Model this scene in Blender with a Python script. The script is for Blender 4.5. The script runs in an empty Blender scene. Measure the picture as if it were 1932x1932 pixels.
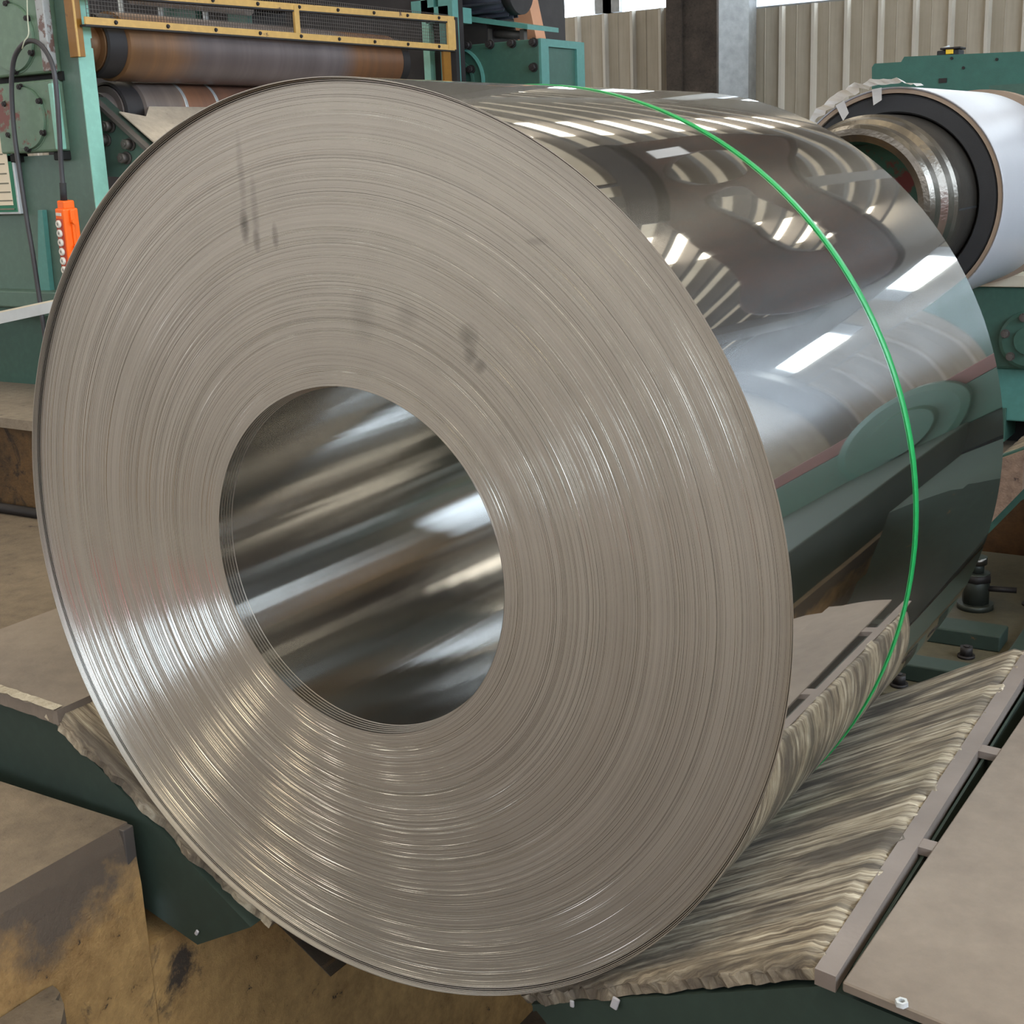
import bpy, bmesh, math, random
import numpy as np
from mathutils import Vector, Matrix, noise
C = bpy.context.scene.collection
SC = bpy.context.scene
random.seed(7)
R = math.radians
# ---------------------------------------------------------------- camera
# world: coil axis = +Y, front face of the coil in the plane y = 0, coil centre at the origin, factory floor at z = -0.55
CAMLOC = np.array([1.24341, -1.49947, 0.5838]); YAW, PIT, ROLL, FPX = 0.5673, -0.2593, -0.0404, 2522.1
fw = np.array([-math.sin(YAW)*math.cos(PIT), math.cos(YAW)*math.cos(PIT), math.sin(PIT)])
rt = np.array([math.cos(YAW), math.sin(YAW), 0.0]); up = np.cross(rt, fw)
rt, up = rt*math.cos(ROLL)+up*math.sin(ROLL), -rt*math.sin(ROLL)+up*math.cos(ROLL)
cam = bpy.data.objects.new('camera', bpy.data.cameras.new('camera')); C.objects.link(cam)
cam.data.sensor_width = 36; cam.data.lens = FPX/1932*36; cam.data.clip_start = 0.02
cam.matrix_world = Matrix(((rt[0], up[0], -fw[0], CAMLOC[0]), (rt[1], up[1], -fw[1], CAMLOC[1]), (rt[2], up[2], -fw[2], CAMLOC[2]), (0, 0, 0, 1)))
SC.camera = cam
# ---------------------------------------------------------------- world, exposure
w = bpy.data.worlds.new('world'); SC.world = w; w.use_nodes = True
w.node_tree.nodes['Background'].inputs[0].default_value = (.75, .86, 1, 1)
w.node_tree.nodes['Background'].inputs[1].default_value = 1.6
SC.view_settings.view_transform = 'Standard'; SC.view_settings.look = 'None'
SC.cycles.glossy_bounces = 8; SC.view_settings.exposure = 0.0; SC.view_settings.gamma = 1; SC.view_settings.use_curve_mapping = False
WIN_BACK, WIN_RIGHT, WIN_FILL, SKY = 10.0, 10.0, 3.5, 6.5      # brightness of the daylit panes and the added fill panes
FLOOR = -0.55

def at(px, py, axis, val):
    d = (px-966)/FPX*rt - (py-966)/FPX*up + fw
    i = 'xyz'.index(axis); t = (val-CAMLOC[i])/d[i]
    return CAMLOC + t*d

# ---------------------------------------------------------------- materials
def srgb(r, g, b):
    f = lambda c: (c/255/12.92) if c <= 10 else ((c/255+.055)/1.055)**2.4
    return (f(r), f(g), f(b), 1)
class NT:
    def __init__(s, name):
        s.m = bpy.data.materials.new(name); s.m.use_nodes = True; s.t = s.m.node_tree
        s.b = s.t.nodes['Principled BSDF']; s.out = s.t.nodes['Material Output']
    def n(s, typ, **k):
        nd = s.t.nodes.new(typ)
        for a, v in k.items():
            if a.startswith('_'): setattr(nd, a[1:], v)
            else:
                key = int(a[1:]) if a[0] == 'i' and a[1:].isdigit() else a.replace('__', ' ')
                if isinstance(v, bpy.types.NodeSocket): s.t.links.new(v, nd.inputs[key])
                else: nd.inputs[key].default_value = v
        return nd
    def l(s, a, b): s.t.links.new(a, b)
    def ramp(s, fac, stops, interp='LINEAR'):
        r = s.t.nodes.new('ShaderNodeValToRGB'); r.color_ramp.interpolation = interp
        e = r.color_ramp.elements
        while len(e) > 1: e.remove(e[-1])
        e[0].position, e[0].color = stops[0]
        for p, c in stops[1:]:
            x = e.new(p); x.color = c
        s.l(fac, r.inputs[0]); return r.outputs[0]
    def coord(s, scale=(1, 1, 1)):
        tc = s.t.nodes.new('ShaderNodeTexCoord')
        return s.n('ShaderNodeMapping', Vector=tc.outputs['Object'], Scale=scale).outputs[0]
    def noise(s, scale, detail=4, vec=None, rough=.55, dist=0):
        nd = s.n('ShaderNodeTexNoise', Scale=scale, Detail=detail, Roughness=rough, Distortion=dist)
        s.l(vec if vec is not None else s.coord(), nd.inputs['Vector']); return nd.outputs['Fac']
    def math(s, op, a, b=0.0, clamp=False):
        nd = s.n('ShaderNodeMath', _operation=op, _use_clamp=clamp)
        for i, v in enumerate((a, b)):
            if isinstance(v, bpy.types.NodeSocket): s.l(v, nd.inputs[i])
            else: nd.inputs[i].default_value = v
        return nd.outputs[0]
    def mix(s, fac, a, b):
        nd = s.n('ShaderNodeMix', _data_type='RGBA')
        for i, v in ((0, fac), (6, a), (7, b)):
            if isinstance(v, bpy.types.NodeSocket): s.l(v, nd.inputs[i])
            else: nd.inputs[i].default_value = v
        return nd.outputs[2]
    def bump(s, h, strength=.3, dist=.01):
        nd = s.n('ShaderNodeBump', Strength=strength, Distance=dist); s.l(h, nd.inputs['Height'])
        s.l(nd.outputs[0], s.b.inputs['Normal'])
BLK = (0, 0, 0, 1); WHT = (1, 1, 1, 1)
def plain(name, col, rough=.5, metal=0, var=.25, scale=6, bump=.1):
    """base colour with soft mottling"""
    t = NT(name); n = t.noise(scale, 5)
    d = tuple(c*(1-var) for c in col[:3])+(1,); l = tuple(min(1, c*(1+var)) for c in col[:3])+(1,)
    t.l(t.ramp(n, [(.3, d), (.7, l)]), t.b.inputs['Base Color'])
    t.b.inputs['Roughness'].default_value = rough; t.b.inputs['Metallic'].default_value = metal
    if bump: t.bump(t.noise(scale*12, 3), bump, .004)
    return t.m
def paint(name, col, chip=srgb(70, 52, 42), amount=.34, rough=.42, grime=.45, scale=9):
    """old enamel: mottled, grimy, chipped to rust"""
    t = NT(name)
    n1 = t.noise(2.4, 6); n2 = t.noise(scale, 8, rough=.65); n3 = t.noise(40, 4)
    c = t.mix(t.math('MULTIPLY', n1, grime), col, tuple(x*.28 for x in col[:3])+(1,))
    c = t.mix(t.ramp(n3, [(.45, BLK), (.75, (.22, .22, .22, 1))]), c, tuple(min(1, x*1.5) for x in col[:3])+(1,))
    chipm = t.ramp(n2, [(amount-.04, WHT), (amount, BLK)])
    t.l(t.mix(chipm, c, chip), t.b.inputs['Base Color'])
    t.b.inputs['Roughness'].default_value = rough
    t.bump(t.math('ADD', t.math('MULTIPLY', n3, .2), chipm), -.18, .002)
    return t.m
def concrete(name, a, b, speck=None, rough=.9, scale=3, bump=.5, stain=None):
    t = NT(name); n1 = t.noise(scale, 8, rough=.62); n2 = t.noise(scale*9, 8, rough=.7); n3 = t.noise(scale*40, 3)
    c = t.ramp(t.math('ADD', t.math('MULTIPLY', n1, .6), t.math('MULTIPLY', n2, .4)), [(.36, a), (.64, b)])
    if stain:
        c = t.mix(t.ramp(t.noise(scale*1.7, 7, rough=.7, dist=1.2), [(.52, BLK), (.62, WHT)]), c, stain)
    if speck:
        c = t.mix(t.ramp(n2, [(.30, WHT), (.37, BLK)]), c, speck)
    t.l(c, t.b.inputs['Base Color']); t.b.inputs['Roughness'].default_value = rough
    t.bump(t.math('ADD', n2, t.math('MULTIPLY', n3, .4)), bump, .012)
    return t.m
def glow(name, col, strength):
    m = bpy.data.materials.new(name); m.use_nodes = True; t = m.node_tree; t.nodes.clear()
    e = t.nodes.new('ShaderNodeEmission'); o = t.nodes.new('ShaderNodeOutputMaterial')
    e.inputs[0].default_value = col; e.inputs[1].default_value = strength
    t.links.new(e.outputs[0], o.inputs[0]); return m

def mirror_steel(name):
    """bright cold-rolled strip: a sharp mirror plus a smear along the coil axis"""
    t = NT(name); b = t.b
    tc = t.t.nodes.new('ShaderNodeTexCoord')
    b.inputs['Base Color'].default_value = (.80, .795, .78, 1); b.inputs['Metallic'].default_value = 1
    b.inputs['Roughness'].default_value = .025
    b2 = t.t.nodes.new('ShaderNodeBsdfPrincipled')
    b2.inputs['Base Color'].default_value = (.78, .79, .80, 1); b2.inputs['Metallic'].default_value = 1
    b2.inputs['Roughness'].default_value = .24; b2.inputs['Anisotropic'].default_value = .95; b2.inputs['Anisotropic Rotation'].default_value = .25
    tan = t.n('ShaderNodeTangent', _direction_type='RADIAL', _axis='Y')
    t.l(tan.outputs[0], b2.inputs['Tangent'])
    wv = t.noise(1.0, 2, t.coord((5, 1.2, 5)))
    bp = t.n('ShaderNodeBump', Strength=.06, Distance=.01); t.l(wv, bp.inputs['Height'])
    t.l(bp.outputs[0], b.inputs['Normal']); t.l(bp.outputs[0], b2.inputs['Normal'])
    mx = t.t.nodes.new('ShaderNodeMixShader')
    sm = t.noise(2.5, 5, t.coord((1, 1, 1)))
    t.l(t.ramp(sm, [(.3, (.12, .12, .12, 1)), (.75, (.22, .22, .22, 1))]), mx.inputs[0])
    t.l(b.outputs[0], mx.inputs[1]); t.l(b2.outputs[0], mx.inputs[2]); t.l(mx.outputs[0], t.out.inputs[0])
    return t.m
def bore_steel(name):
    t = NT(name); b = t.b
    b.inputs['Base Color'].default_value = (.60, .59, .57, 1); b.inputs['Metallic'].default_value = 1
    b.inputs['Roughness'].default_value = .18; b.inputs['Anisotropic'].default_value = .95; b.inputs['Anisotropic Rotation'].default_value = .25
    tan = t.n('ShaderNodeTangent', _direction_type='RADIAL', _axis='Y'); t.l(tan.outputs[0], b.inputs['Tangent'])
    n = t.noise(1.0, 2, t.coord((26, .15, 26))); t.bump(n, .07, .01)
    return t.m
def edge_steel(name):
    """slit edges of the wraps: satin, warm grey, with finger smudges and faint rub marks"""
    t = NT(name); b = t.b
    tc = t.t.nodes.new('ShaderNodeTexCoord'); sx = t.n('ShaderNodeSeparateXYZ', i0=tc.outputs['Object'])
    x, z = sx.outputs[0], sx.outputs[2]
    r = t.math('SQRT', t.math('ADD', t.math('MULTIPLY', x, x), t.math('MULTIPLY', z, z)))
    cmb = t.n('ShaderNodeCombineXYZ', i0=r)
    n1 = t.noise(260, 3, cmb.outputs[0], rough=.8); n2 = t.noise(14, 3, cmb.outputs[0]); n3 = t.noise(5, 4)
    f = t.math('ADD', t.math('MULTIPLY', n1, .55), t.math('ADD', t.math('MULTIPLY', n2, .25), t.math('MULTIPLY', n3, .2)))
    c = t.ramp(f, [(.3, srgb(162, 155, 146)), (.7, srgb(194, 187, 177))])
    m = None
    # smudges: dark oily dabs, each an ellipse on the face
    for px, py, rx, rz, k_ in ((462, 330, .008, .07, .3), (468, 425, .010, .03, .8), (488, 400, .008, .06, .35), (491, 452, .008, .022, .7), (526, 445, .007, .022, .6), (890, 632, .020, .020, .55), (884, 628, .008, .012, .4), (893, 668, .013, .016, .6), (911, 690, .012, .012, .6), (690, 590, .025, .05, .25), (775, 595, .022, .025, .25), (1018, 455, .02, .006, .4)):
        p = at(px, py, 'y', .006)
        dx = t.math('MULTIPLY', t.math('SUBTRACT', x, float(p[0])), 1/rx); dz = t.math('MULTIPLY', t.math('SUBTRACT', z, float(p[2])), 1/rz)
        d = t.math('ADD', t.math('MULTIPLY', dx, dx), t.math('MULTIPLY', dz, dz))
        k = t.math('MULTIPLY', t.math('SUBTRACT', 1.0, d, True), k_); m = k if m is None else t.math('MAXIMUM', m, k)
    sm = t.math('MULTIPLY', m, t.ramp(t.noise(60, 3), [(.2, (.5, .5, .5, 1)), (.65, WHT)]))
    c = t.mix(sm, c, srgb(95, 92, 88))
    t.l(c, b.inputs['Base Color']); b.inputs['Metallic'].default_value = .82
    t.l(t.math('ADD', .42, t.math('MULTIPLY', n2, .16)), b.inputs['Roughness'])
    t.bump(t.math('ADD', n1, t.math('MULTIPLY', t.noise(500, 2), .6)), .10, .001)
    return t.m
def wood(name):
    """weathered, oil-stained pad timber; local X is the grain"""
    t = NT(name)
    g = t.noise(1, 9, t.coord((5, 90, 5)), rough=.72, dist=.15); g2 = t.noise(1, 7, t.coord((2.5, 16, 2)), rough=.6, dist=.5); k = t.noise(3.2, 6, rough=.65)
    c = t.ramp(g, [(.30, srgb(48, 40, 34)), (.43, srgb(124, 110, 92)), (.54, srgb(182, 168, 144)), (.68, srgb(230, 220, 198))])
    c = t.mix(t.ramp(g2, [(.40, (.85, .85, .85, 1)), (.55, BLK)]), c, srgb(78, 70, 62))
    c = t.mix(t.ramp(k, [(.54, BLK), (.72, (.6, .6, .6, 1))]), c, srgb(60, 56, 52))
    t.l(c, t.b.inputs['Base Color']); t.b.inputs['Roughness'].default_value = .8
    t.bump(t.math('ADD', g, g2), .6, .01)
    return t.m

M = dict(
    mirror=mirror_steel('bright_strip'), bore=bore_steel('bore_strip'), edge=edge_steel('slit_edge'), pad=wood('pad_timber'),
    teal=paint('teal_paint', srgb(88, 113, 101), srgb(92, 52, 40), .33), teal_d=paint('dark_teal_paint', srgb(58, 96, 84), srgb(48, 44, 38), .3),
    teal_l=paint('pale_lit_teal', srgb(138, 190, 172), srgb(70, 80, 72), .3, grime=.2), aqua=paint('aqua_paint', srgb(84, 140, 132), srgb(60, 90, 84), .26, grime=.25),
    cover=paint('cover_paint', srgb(108, 134, 112), srgb(112, 58, 48), .39, grime=.5, scale=6),
    green_dk=paint('cradle_green', srgb(46, 62, 54), srgb(112, 78, 44), .335, rough=.65, grime=.7), green_m=paint('machine_green', srgb(62, 98, 86), srgb(36, 42, 38), .29, grime=.5),
    beam=plain('beam_green', srgb(44, 94, 84), .45, var=.12, scale=20, bump=.15),
    yellow=paint('guard_yellow', srgb(206, 164, 92), srgb(92, 66, 44), .36, grime=.45, scale=14), ochre_bar=paint('ochre_bracket', srgb(142, 96, 30), srgb(70, 48, 28), .36),
    dark=plain('dark_iron', srgb(44, 40, 40), .6, .3, .3), grey=plain('grey_iron', srgb(92, 86, 82), .55, .4, .2), black=plain('black_gap', srgb(16, 16, 16), .8, 0, .3),
    roll=None, peel=paint('peeling_white', srgb(170, 172, 172), srgb(110, 84, 76), .47, grime=.3, scale=12), maroon=plain('maroon_paint', srgb(104, 66, 60), .5, 0, .15, 5), scuffed=concrete('scuffed_brown', srgb(84, 62, 52), srgb(150, 126, 108), srgb(50, 40, 36), .6, scale=5, bump=.3), apron=concrete('apron_sheet_metal', srgb(150, 138, 124), srgb(186, 172, 154), srgb(110, 98, 84), .6, scale=4, bump=.1), corner=plain('bare_corner', (.74, .73, .70, 1), .16, 1, .12, 30, 0), rubber=plain('black_rubber', srgb(42, 42, 44), .75, 0, .12, 20), cable=plain('cable_sheath', srgb(58, 56, 58), .45, 0, .2, 10, 0),
    mandrel=plain('worn_mandrel_steel', srgb(118, 112, 104), .28, .9, .35, 7, .25), orange=plain('orange_plastic', srgb(250, 104, 12), .4, 0, .06, 10, 0),
    orange_d=plain('orange_recess', srgb(176, 58, 22), .5, 0, .1, 10, 0), button=plain('button_grey', srgb(214, 208, 198), .4, 0, .06, 20, 0), btn_c=plain('button_core', srgb(136, 130, 122), .5, 0, .1, 20, 0),
    white=plain('white_film', srgb(170, 168, 172), .35, 0, .04, 3, .1), tape=plain('torn_tape', srgb(236, 234, 232), .45, 0, .08, 6, .1), buff=plain('buff_paper', srgb(150, 130, 112), .7, 0, .12, 8),
    strap=plain('green_strap', srgb(20, 148, 74), .35, 0, .1, 30, .15), string=plain('pale_string', srgb(190, 192, 170), .8, 0, .1, 30, 0),
    card=plain('notice_card', srgb(222, 208, 184), .6, 0, .05, 5, 0), card_green=plain('notice_green', srgb(28, 112, 82), .5, 0, .1, 8, 0), ink=plain('ink', srgb(120, 116, 100), .7, 0, .1, 60, 0),
    zinc=plain('white_angle', srgb(196, 200, 202), .5, .2, .1, 9), cream=plain('cream_paint', srgb(216, 206, 184), .5, 0, .08, 6),
    cladding=None, column=concrete('rusty_column', srgb(58, 52, 48), srgb(92, 82, 74), srgb(40, 34, 30), scale=5, bump=.3), galv=plain('galvanised', srgb(168, 170, 170), .45, .5, .15, 14),
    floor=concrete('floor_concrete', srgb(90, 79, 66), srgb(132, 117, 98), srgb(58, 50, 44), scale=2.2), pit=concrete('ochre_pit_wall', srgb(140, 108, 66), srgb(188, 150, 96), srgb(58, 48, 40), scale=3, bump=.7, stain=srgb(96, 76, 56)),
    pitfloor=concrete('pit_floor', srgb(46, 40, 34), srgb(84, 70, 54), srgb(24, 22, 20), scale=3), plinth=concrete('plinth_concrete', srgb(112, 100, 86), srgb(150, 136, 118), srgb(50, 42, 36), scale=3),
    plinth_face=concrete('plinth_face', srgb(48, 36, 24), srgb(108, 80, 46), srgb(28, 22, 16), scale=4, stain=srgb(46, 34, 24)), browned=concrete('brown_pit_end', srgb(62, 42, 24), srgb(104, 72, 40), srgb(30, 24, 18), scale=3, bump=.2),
    deck=concrete('brown_deck_plate', srgb(108, 97, 87), srgb(134, 122, 110), None, .62, 2, .12), deck_edge=concrete('deck_edge', srgb(150, 138, 118), srgb(206, 198, 180), srgb(86, 74, 62), scale=14),
    bar_steel=plain('flat_bar', srgb(138, 126, 118), .5, .3, .12, 8), motor=plain('motor_grey', srgb(78, 80, 90), .45, .3, .12, 10, 0), copper=plain('nameplate', srgb(196, 150, 116), .4, .3, .1, 30, 0),
    tan=plain('tan_post', srgb(196, 142, 108), .6, 0, .12, 4), rust=concrete('rust_hook', srgb(32, 25, 21), srgb(70, 42, 26), srgb(24, 22, 20), .6, scale=2.5, bump=.2),
    foil=None, purlin=plain('purlin_steel', srgb(104, 98, 92), .6, .3, .15, 3, 0), redp=plain('red_paint', srgb(214, 84, 84), .5, 0, .15, 5), grey_wall=plain('grey_sheet', srgb(128, 124, 118), .7, 0, .1, 2, 0),
    jack=plain('jack_steel', srgb(58, 62, 56), .5, .4, .25, 20), bed=concrete('bed_plate', srgb(62, 58, 46), srgb(88, 82, 64), None, .7, 4, .2), yblk=plain('yellow_plastic', srgb(236, 192, 40), .4, 0, .05, 10, 0),
    win_back=glow('daylight_back', (.80, .91, 1, 1), WIN_BACK), win_right=glow('daylight_right', (.72, .86, 1, 1), WIN_RIGHT), win_fill=glow('daylight_fill', (.95, .97, 1, 1), WIN_FILL), sky=glow('rooflight', (1, .93, .78, 1), SKY), sky2=glow('aged_rooflight', (1, .86, .60, 1), SKY),
)
def roll_mat(name, stops):
    t = NT(name); tc = t.t.nodes.new('ShaderNodeTexCoord'); sx = t.n('ShaderNodeSeparateXYZ', i0=tc.outputs['Object'])
    cmb = t.n('ShaderNodeCombineXYZ', i0=sx.outputs[1])
    n = t.noise(9, 4, cmb.outputs[0], rough=.7); n2 = t.noise(1, 5, t.coord((9, 2, 9)))
    pos = t.math('ADD', t.math('MULTIPLY', sx.outputs[1], .5), t.math('MULTIPLY', t.math('SUBTRACT', n2, .5), .06))
    c = t.mix(t.ramp(n, [(.4, (.35, .35, .35, 1)), (.6, BLK)]), t.ramp(pos, stops), srgb(64, 56, 54))
    t.l(c, t.b.inputs['Base Color']); t.b.inputs['Metallic'].default_value = .3; t.b.inputs['Roughness'].default_value = .4
    return t.m
def cladding_mat(nm='corrugated_sheet', ca=srgb(168, 158, 140), cb=srgb(194, 186, 170)):
    t = NT(nm); n = t.noise(1, 5, t.coord((14, 14, .8))); n2 = t.noise(3, 5)
    c = t.ramp(t.math('ADD', t.math('MULTIPLY', n, .6), t.math('MULTIPLY', n2, .4)), [(.35, ca), (.65, cb)])
    t.l(c, t.b.inputs['Base Color']); t.b.inputs['Roughness'].default_value = .6; return t.m
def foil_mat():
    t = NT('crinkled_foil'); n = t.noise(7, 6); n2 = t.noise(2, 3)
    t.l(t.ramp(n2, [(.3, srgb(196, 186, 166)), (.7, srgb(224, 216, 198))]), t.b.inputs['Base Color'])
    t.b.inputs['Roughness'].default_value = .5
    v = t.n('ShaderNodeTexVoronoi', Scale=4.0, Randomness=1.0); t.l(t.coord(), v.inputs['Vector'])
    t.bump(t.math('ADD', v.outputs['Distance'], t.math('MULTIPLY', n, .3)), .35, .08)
    # glow added to the foil, to brighten the roof and its reflection
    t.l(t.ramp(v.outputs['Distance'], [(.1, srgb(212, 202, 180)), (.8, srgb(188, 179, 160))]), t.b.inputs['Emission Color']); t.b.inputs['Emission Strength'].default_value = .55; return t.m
def pit_mat():
    t = NT('ochre_pit_wall'); tc = t.t.nodes.new('ShaderNodeTexCoord'); sx = t.n('ShaderNodeSeparateXYZ', i0=tc.outputs['Object'])
    n1 = t.noise(3, 8, rough=.62); n2 = t.noise(26, 8, rough=.7); n3 = t.noise(5, 7, rough=.7, dist=.3)
    c = t.ramp(t.math('ADD', t.math('MULTIPLY', n1, .5), t.math('MULTIPLY', n2, .5)), [(.36, srgb(138, 106, 64)), (.64, srgb(196, 158, 102))])
    c = t.mix(t.ramp(n3, [(.30, WHT), (.38, BLK)]), c, srgb(72, 62, 52))
    c = t.mix(t.ramp(n2, [(.31, WHT), (.36, BLK)]), c, srgb(48, 40, 34))
    d = t.math('ADD', sx.outputs[2], t.math('MULTIPLY', t.math('SUBTRACT', t.noise(7, 8, rough=.65), .5), .35))      # dirt trodden over the lip
    c = t.mix(t.ramp(t.math('ADD', d, 1.5), [(.80, BLK), (.88, WHT)]), c, srgb(94, 82, 70))
    t.l(c, t.b.inputs['Base Color']); t.b.inputs['Roughness'].default_value = .9; t.bump(t.math('ADD', n2, n1), .8, .012); return t.m
M['pit'] = pit_mat()
M['roll'] = roll_mat('roll_steel', [(.10, srgb(118, 84, 54)), (.20, srgb(128, 94, 68)), (.27, srgb(104, 92, 90)), (.68, srgb(112, 102, 102)), (.74, srgb(124, 86, 58)), (.9, srgb(120, 80, 52))])
M['roll_low'] = roll_mat('roll_steel_worn', [(.10, srgb(116, 104, 98)), (.19, srgb(122, 106, 96)), (.21, srgb(136, 92, 66)), (.29, srgb(120, 84, 66)), (.4, srgb(126, 90, 74))])
M['red_green'] = paint('socket_paint', srgb(52, 88, 72), srgb(104, 40, 40), .47, scale=5)
M['cladding'] = cladding_mat(); M['rib'] = cladding_mat('sheet_rib_lit', srgb(208, 202, 190), srgb(228, 223, 213)); M['foil'] = foil_mat()  # rib faces coloured lighter than the pans to paint in the light on them

# ---------------------------------------------------------------- mesh helpers
def box(bm, x0, x1, y0, y1, z0, z1, bev=0):
    v = [bm.verts.new((x, y, z)) for x in (x0, x1) for y in (y0, y1) for z in (z0, z1)]
    F = [bm.faces.new([v[i] for i in f]) for f in ((0, 1, 3, 2), (4, 6, 7, 5), (0, 4, 5, 1), (2, 3, 7, 6), (0, 2, 6, 4), (1, 5, 7, 3))]
    if bev:
        es = list({e for f in F for e in f.edges})
        bmesh.ops.bevel(bm, geom=es, offset=bev, segments=2, affect='EDGES', profile=.5)
def prism(bm, pts, d):
    """closed outline pts (3-D, planar) pushed along d"""
    a = [bm.verts.new(p) for p in pts]; b = [bm.verts.new(Vector(p)+Vector(d)) for p in pts]; n = len(pts)
    bm.faces.new(a); bm.faces.new(b[::-1])
    for i in range(n): bm.faces.new((a[i], b[i], b[(i+1) % n], a[(i+1) % n]))
def frame_for(d):
    d = Vector(d).normalized(); u = d.orthogonal().normalized(); return d, u, d.cross(u)
def cyl(bm, p0, p1, r0, r1=None, seg=24, cap=True):
    r1 = r0 if r1 is None else r1; p0, p1 = Vector(p0), Vector(p1); d, u, v = frame_for(p1-p0)
    A = []; B = []
    for i in range(seg):
        a = 2*math.pi*i/seg; o = u*math.cos(a)+v*math.sin(a)
        A.append(bm.verts.new(p0+o*r0)); B.append(bm.verts.new(p1+o*r1))
    for i in range(seg):
        f = bm.faces.new((A[i], A[(i+1) % seg], B[(i+1) % seg], B[i])); f.smooth = True
    if cap: bm.faces.new(A[::-1]); bm.faces.new(B)
def lathe(bm, c, prof, seg=64, sharp=True, axis='y'):
    """profile of (radius, offset) along +Y through c; each band keeps its own normals"""
    c = Vector(c)
    for (r0, o0), (r1, o1) in zip(prof, prof[1:]):
        if min(r0, r1) < 1e-6:
            rm = max(r0, r1); cs = [(rm*math.cos(2*math.pi*i/seg), rm*math.sin(2*math.pi*i/seg)) for i in range(seg)]
            bm.faces.new([bm.verts.new(c+Vector((u, o0, v) if axis == 'y' else (o0, u, v) if axis == 'x' else (u, v, o0))) for u, v in cs]); continue
        ring = []
        for i in range(seg):
            a = 2*math.pi*i/seg; ca, sa = math.cos(a), math.sin(a)
            P = [(r0*ca, o0, r0*sa), (r1*ca, o1, r1*sa)] if axis == 'y' else [(o0, r0*ca, r0*sa), (o1, r1*ca, r1*sa)] if axis == 'x' else [(r0*ca, r0*sa, o0), (r1*ca, r1*sa, o1)]
            ring.append([bm.verts.new(c+Vector(p)) for p in P])
        for i in range(seg):
            a, b = ring[i], ring[(i+1) % seg]
            vs = [a[0], b[0], b[1], a[1]]
            if r0 < 1e-6: vs = [a[0], b[1], a[1]]
            if r1 < 1e-6: vs = [a[0], b[0], a[1]]
            f = bm.faces.new(vs); f.smooth = True
def tube(bm, pts, r, seg=10, flat=None):
    pts = [Vector(p) for p in pts]; rings = []
    d0, u, v = frame_for(pts[1]-pts[0])
    for i, p in enumerate(pts):
        d = (pts[min(i+1, len(pts)-1)]-pts[max(i-1, 0)]).normalized()
        u = (u-d*u.dot(d)).normalized(); v = d.cross(u)
        rings.append([bm.verts.new(p+(u*math.cos(2*math.pi*k/seg)+v*math.sin(2*math.pi*k/seg))*r) for k in range(seg)])
    for a, b in zip(rings, rings[1:]):
        for k in range(seg):
            f = bm.faces.new((a[k], a[(k+1) % seg], b[(k+1) % seg], b[k])); f.smooth = True
    bm.faces.new(rings[0][::-1]); bm.faces.new(rings[-1])
def spline(pts, n=8):
    pts = [Vector(p) for p in pts]; out = []
    for i in range(len(pts)-1):
        a, b, c, d = pts[max(i-1, 0)], pts[i], pts[i+1], pts[min(i+2, len(pts)-1)]
        for k in range(n):
            t = k/n; out.append(.5*((2*b)+(c-a)*t+(2*a-5*b+4*c-d)*t*t+(3*b-a-3*c+d)*t**3))
    return out+[pts[-1]]
def obj(name, bm, m, parent=None, loc=None, rot=None, fix=True):
    if fix: bmesh.ops.recalc_face_normals(bm, faces=bm.faces)
    me = bpy.data.meshes.new(name); bm.to_mesh(me); bm.free(); me.materials.append(M[m] if isinstance(m, str) else m)
    o = bpy.data.objects.new(name, me); C.objects.link(o)
    if parent: o.parent = parent
    if loc: o.location = loc
    if rot: o.rotation_euler = rot
    return o
def B(fn, *a, **k):
    bm = bmesh.new(); fn(bm, *a, **k); return bm
def tag(o, label, cat, group=None):
    o['label'] = label; o['category'] = cat
    if group: o['group'] = group
    return o
def thing(name, label, cat, group=None, loc=(0, 0, 0)):
    o = bpy.data.objects.new(name, None); C.objects.link(o); o.location = loc; return tag(o, label, cat, group)
def struct(o): o['kind'] = 'structure'; return o
def empty(name, parent=None):
    o = bpy.data.objects.new(name, None); C.objects.link(o); o.parent = parent; return o
def share(name, me, parent, loc=(0, 0, 0), rot=None, scale=None):
    o = bpy.data.objects.new(name, me); C.objects.link(o); o.parent = parent; o.location = loc
    if rot: o.rotation_euler = rot
    if scale: o.scale = scale
    return o
def bolt_mesh(name, r, h, m, axis='-y'):
    bm = bmesh.new(); cyl(bm, (0, 0, 0), (0, -h*.25, 0), r*1.25, seg=14); cyl(bm, (0, -h*.25, 0), (0, -h, 0), r, seg=6); cyl(bm, (0, -h, 0), (0, -h*1.12, 0), r*.45, seg=8)
    if axis == 'z': bmesh.ops.rotate(bm, verts=bm.verts, cent=(0, 0, 0), matrix=Matrix.Rotation(-math.pi/2, 3, 'X'))
    if axis == 'x': bmesh.ops.rotate(bm, verts=bm.verts, cent=(0, 0, 0), matrix=Matrix.Rotation(math.pi/2, 3, 'Z'))
    bmesh.ops.recalc_face_normals(bm, faces=bm.faces)
    me = bpy.data.meshes.new(name); bm.to_mesh(me); bm.free(); me.materials.append(M[m]); return me

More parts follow.
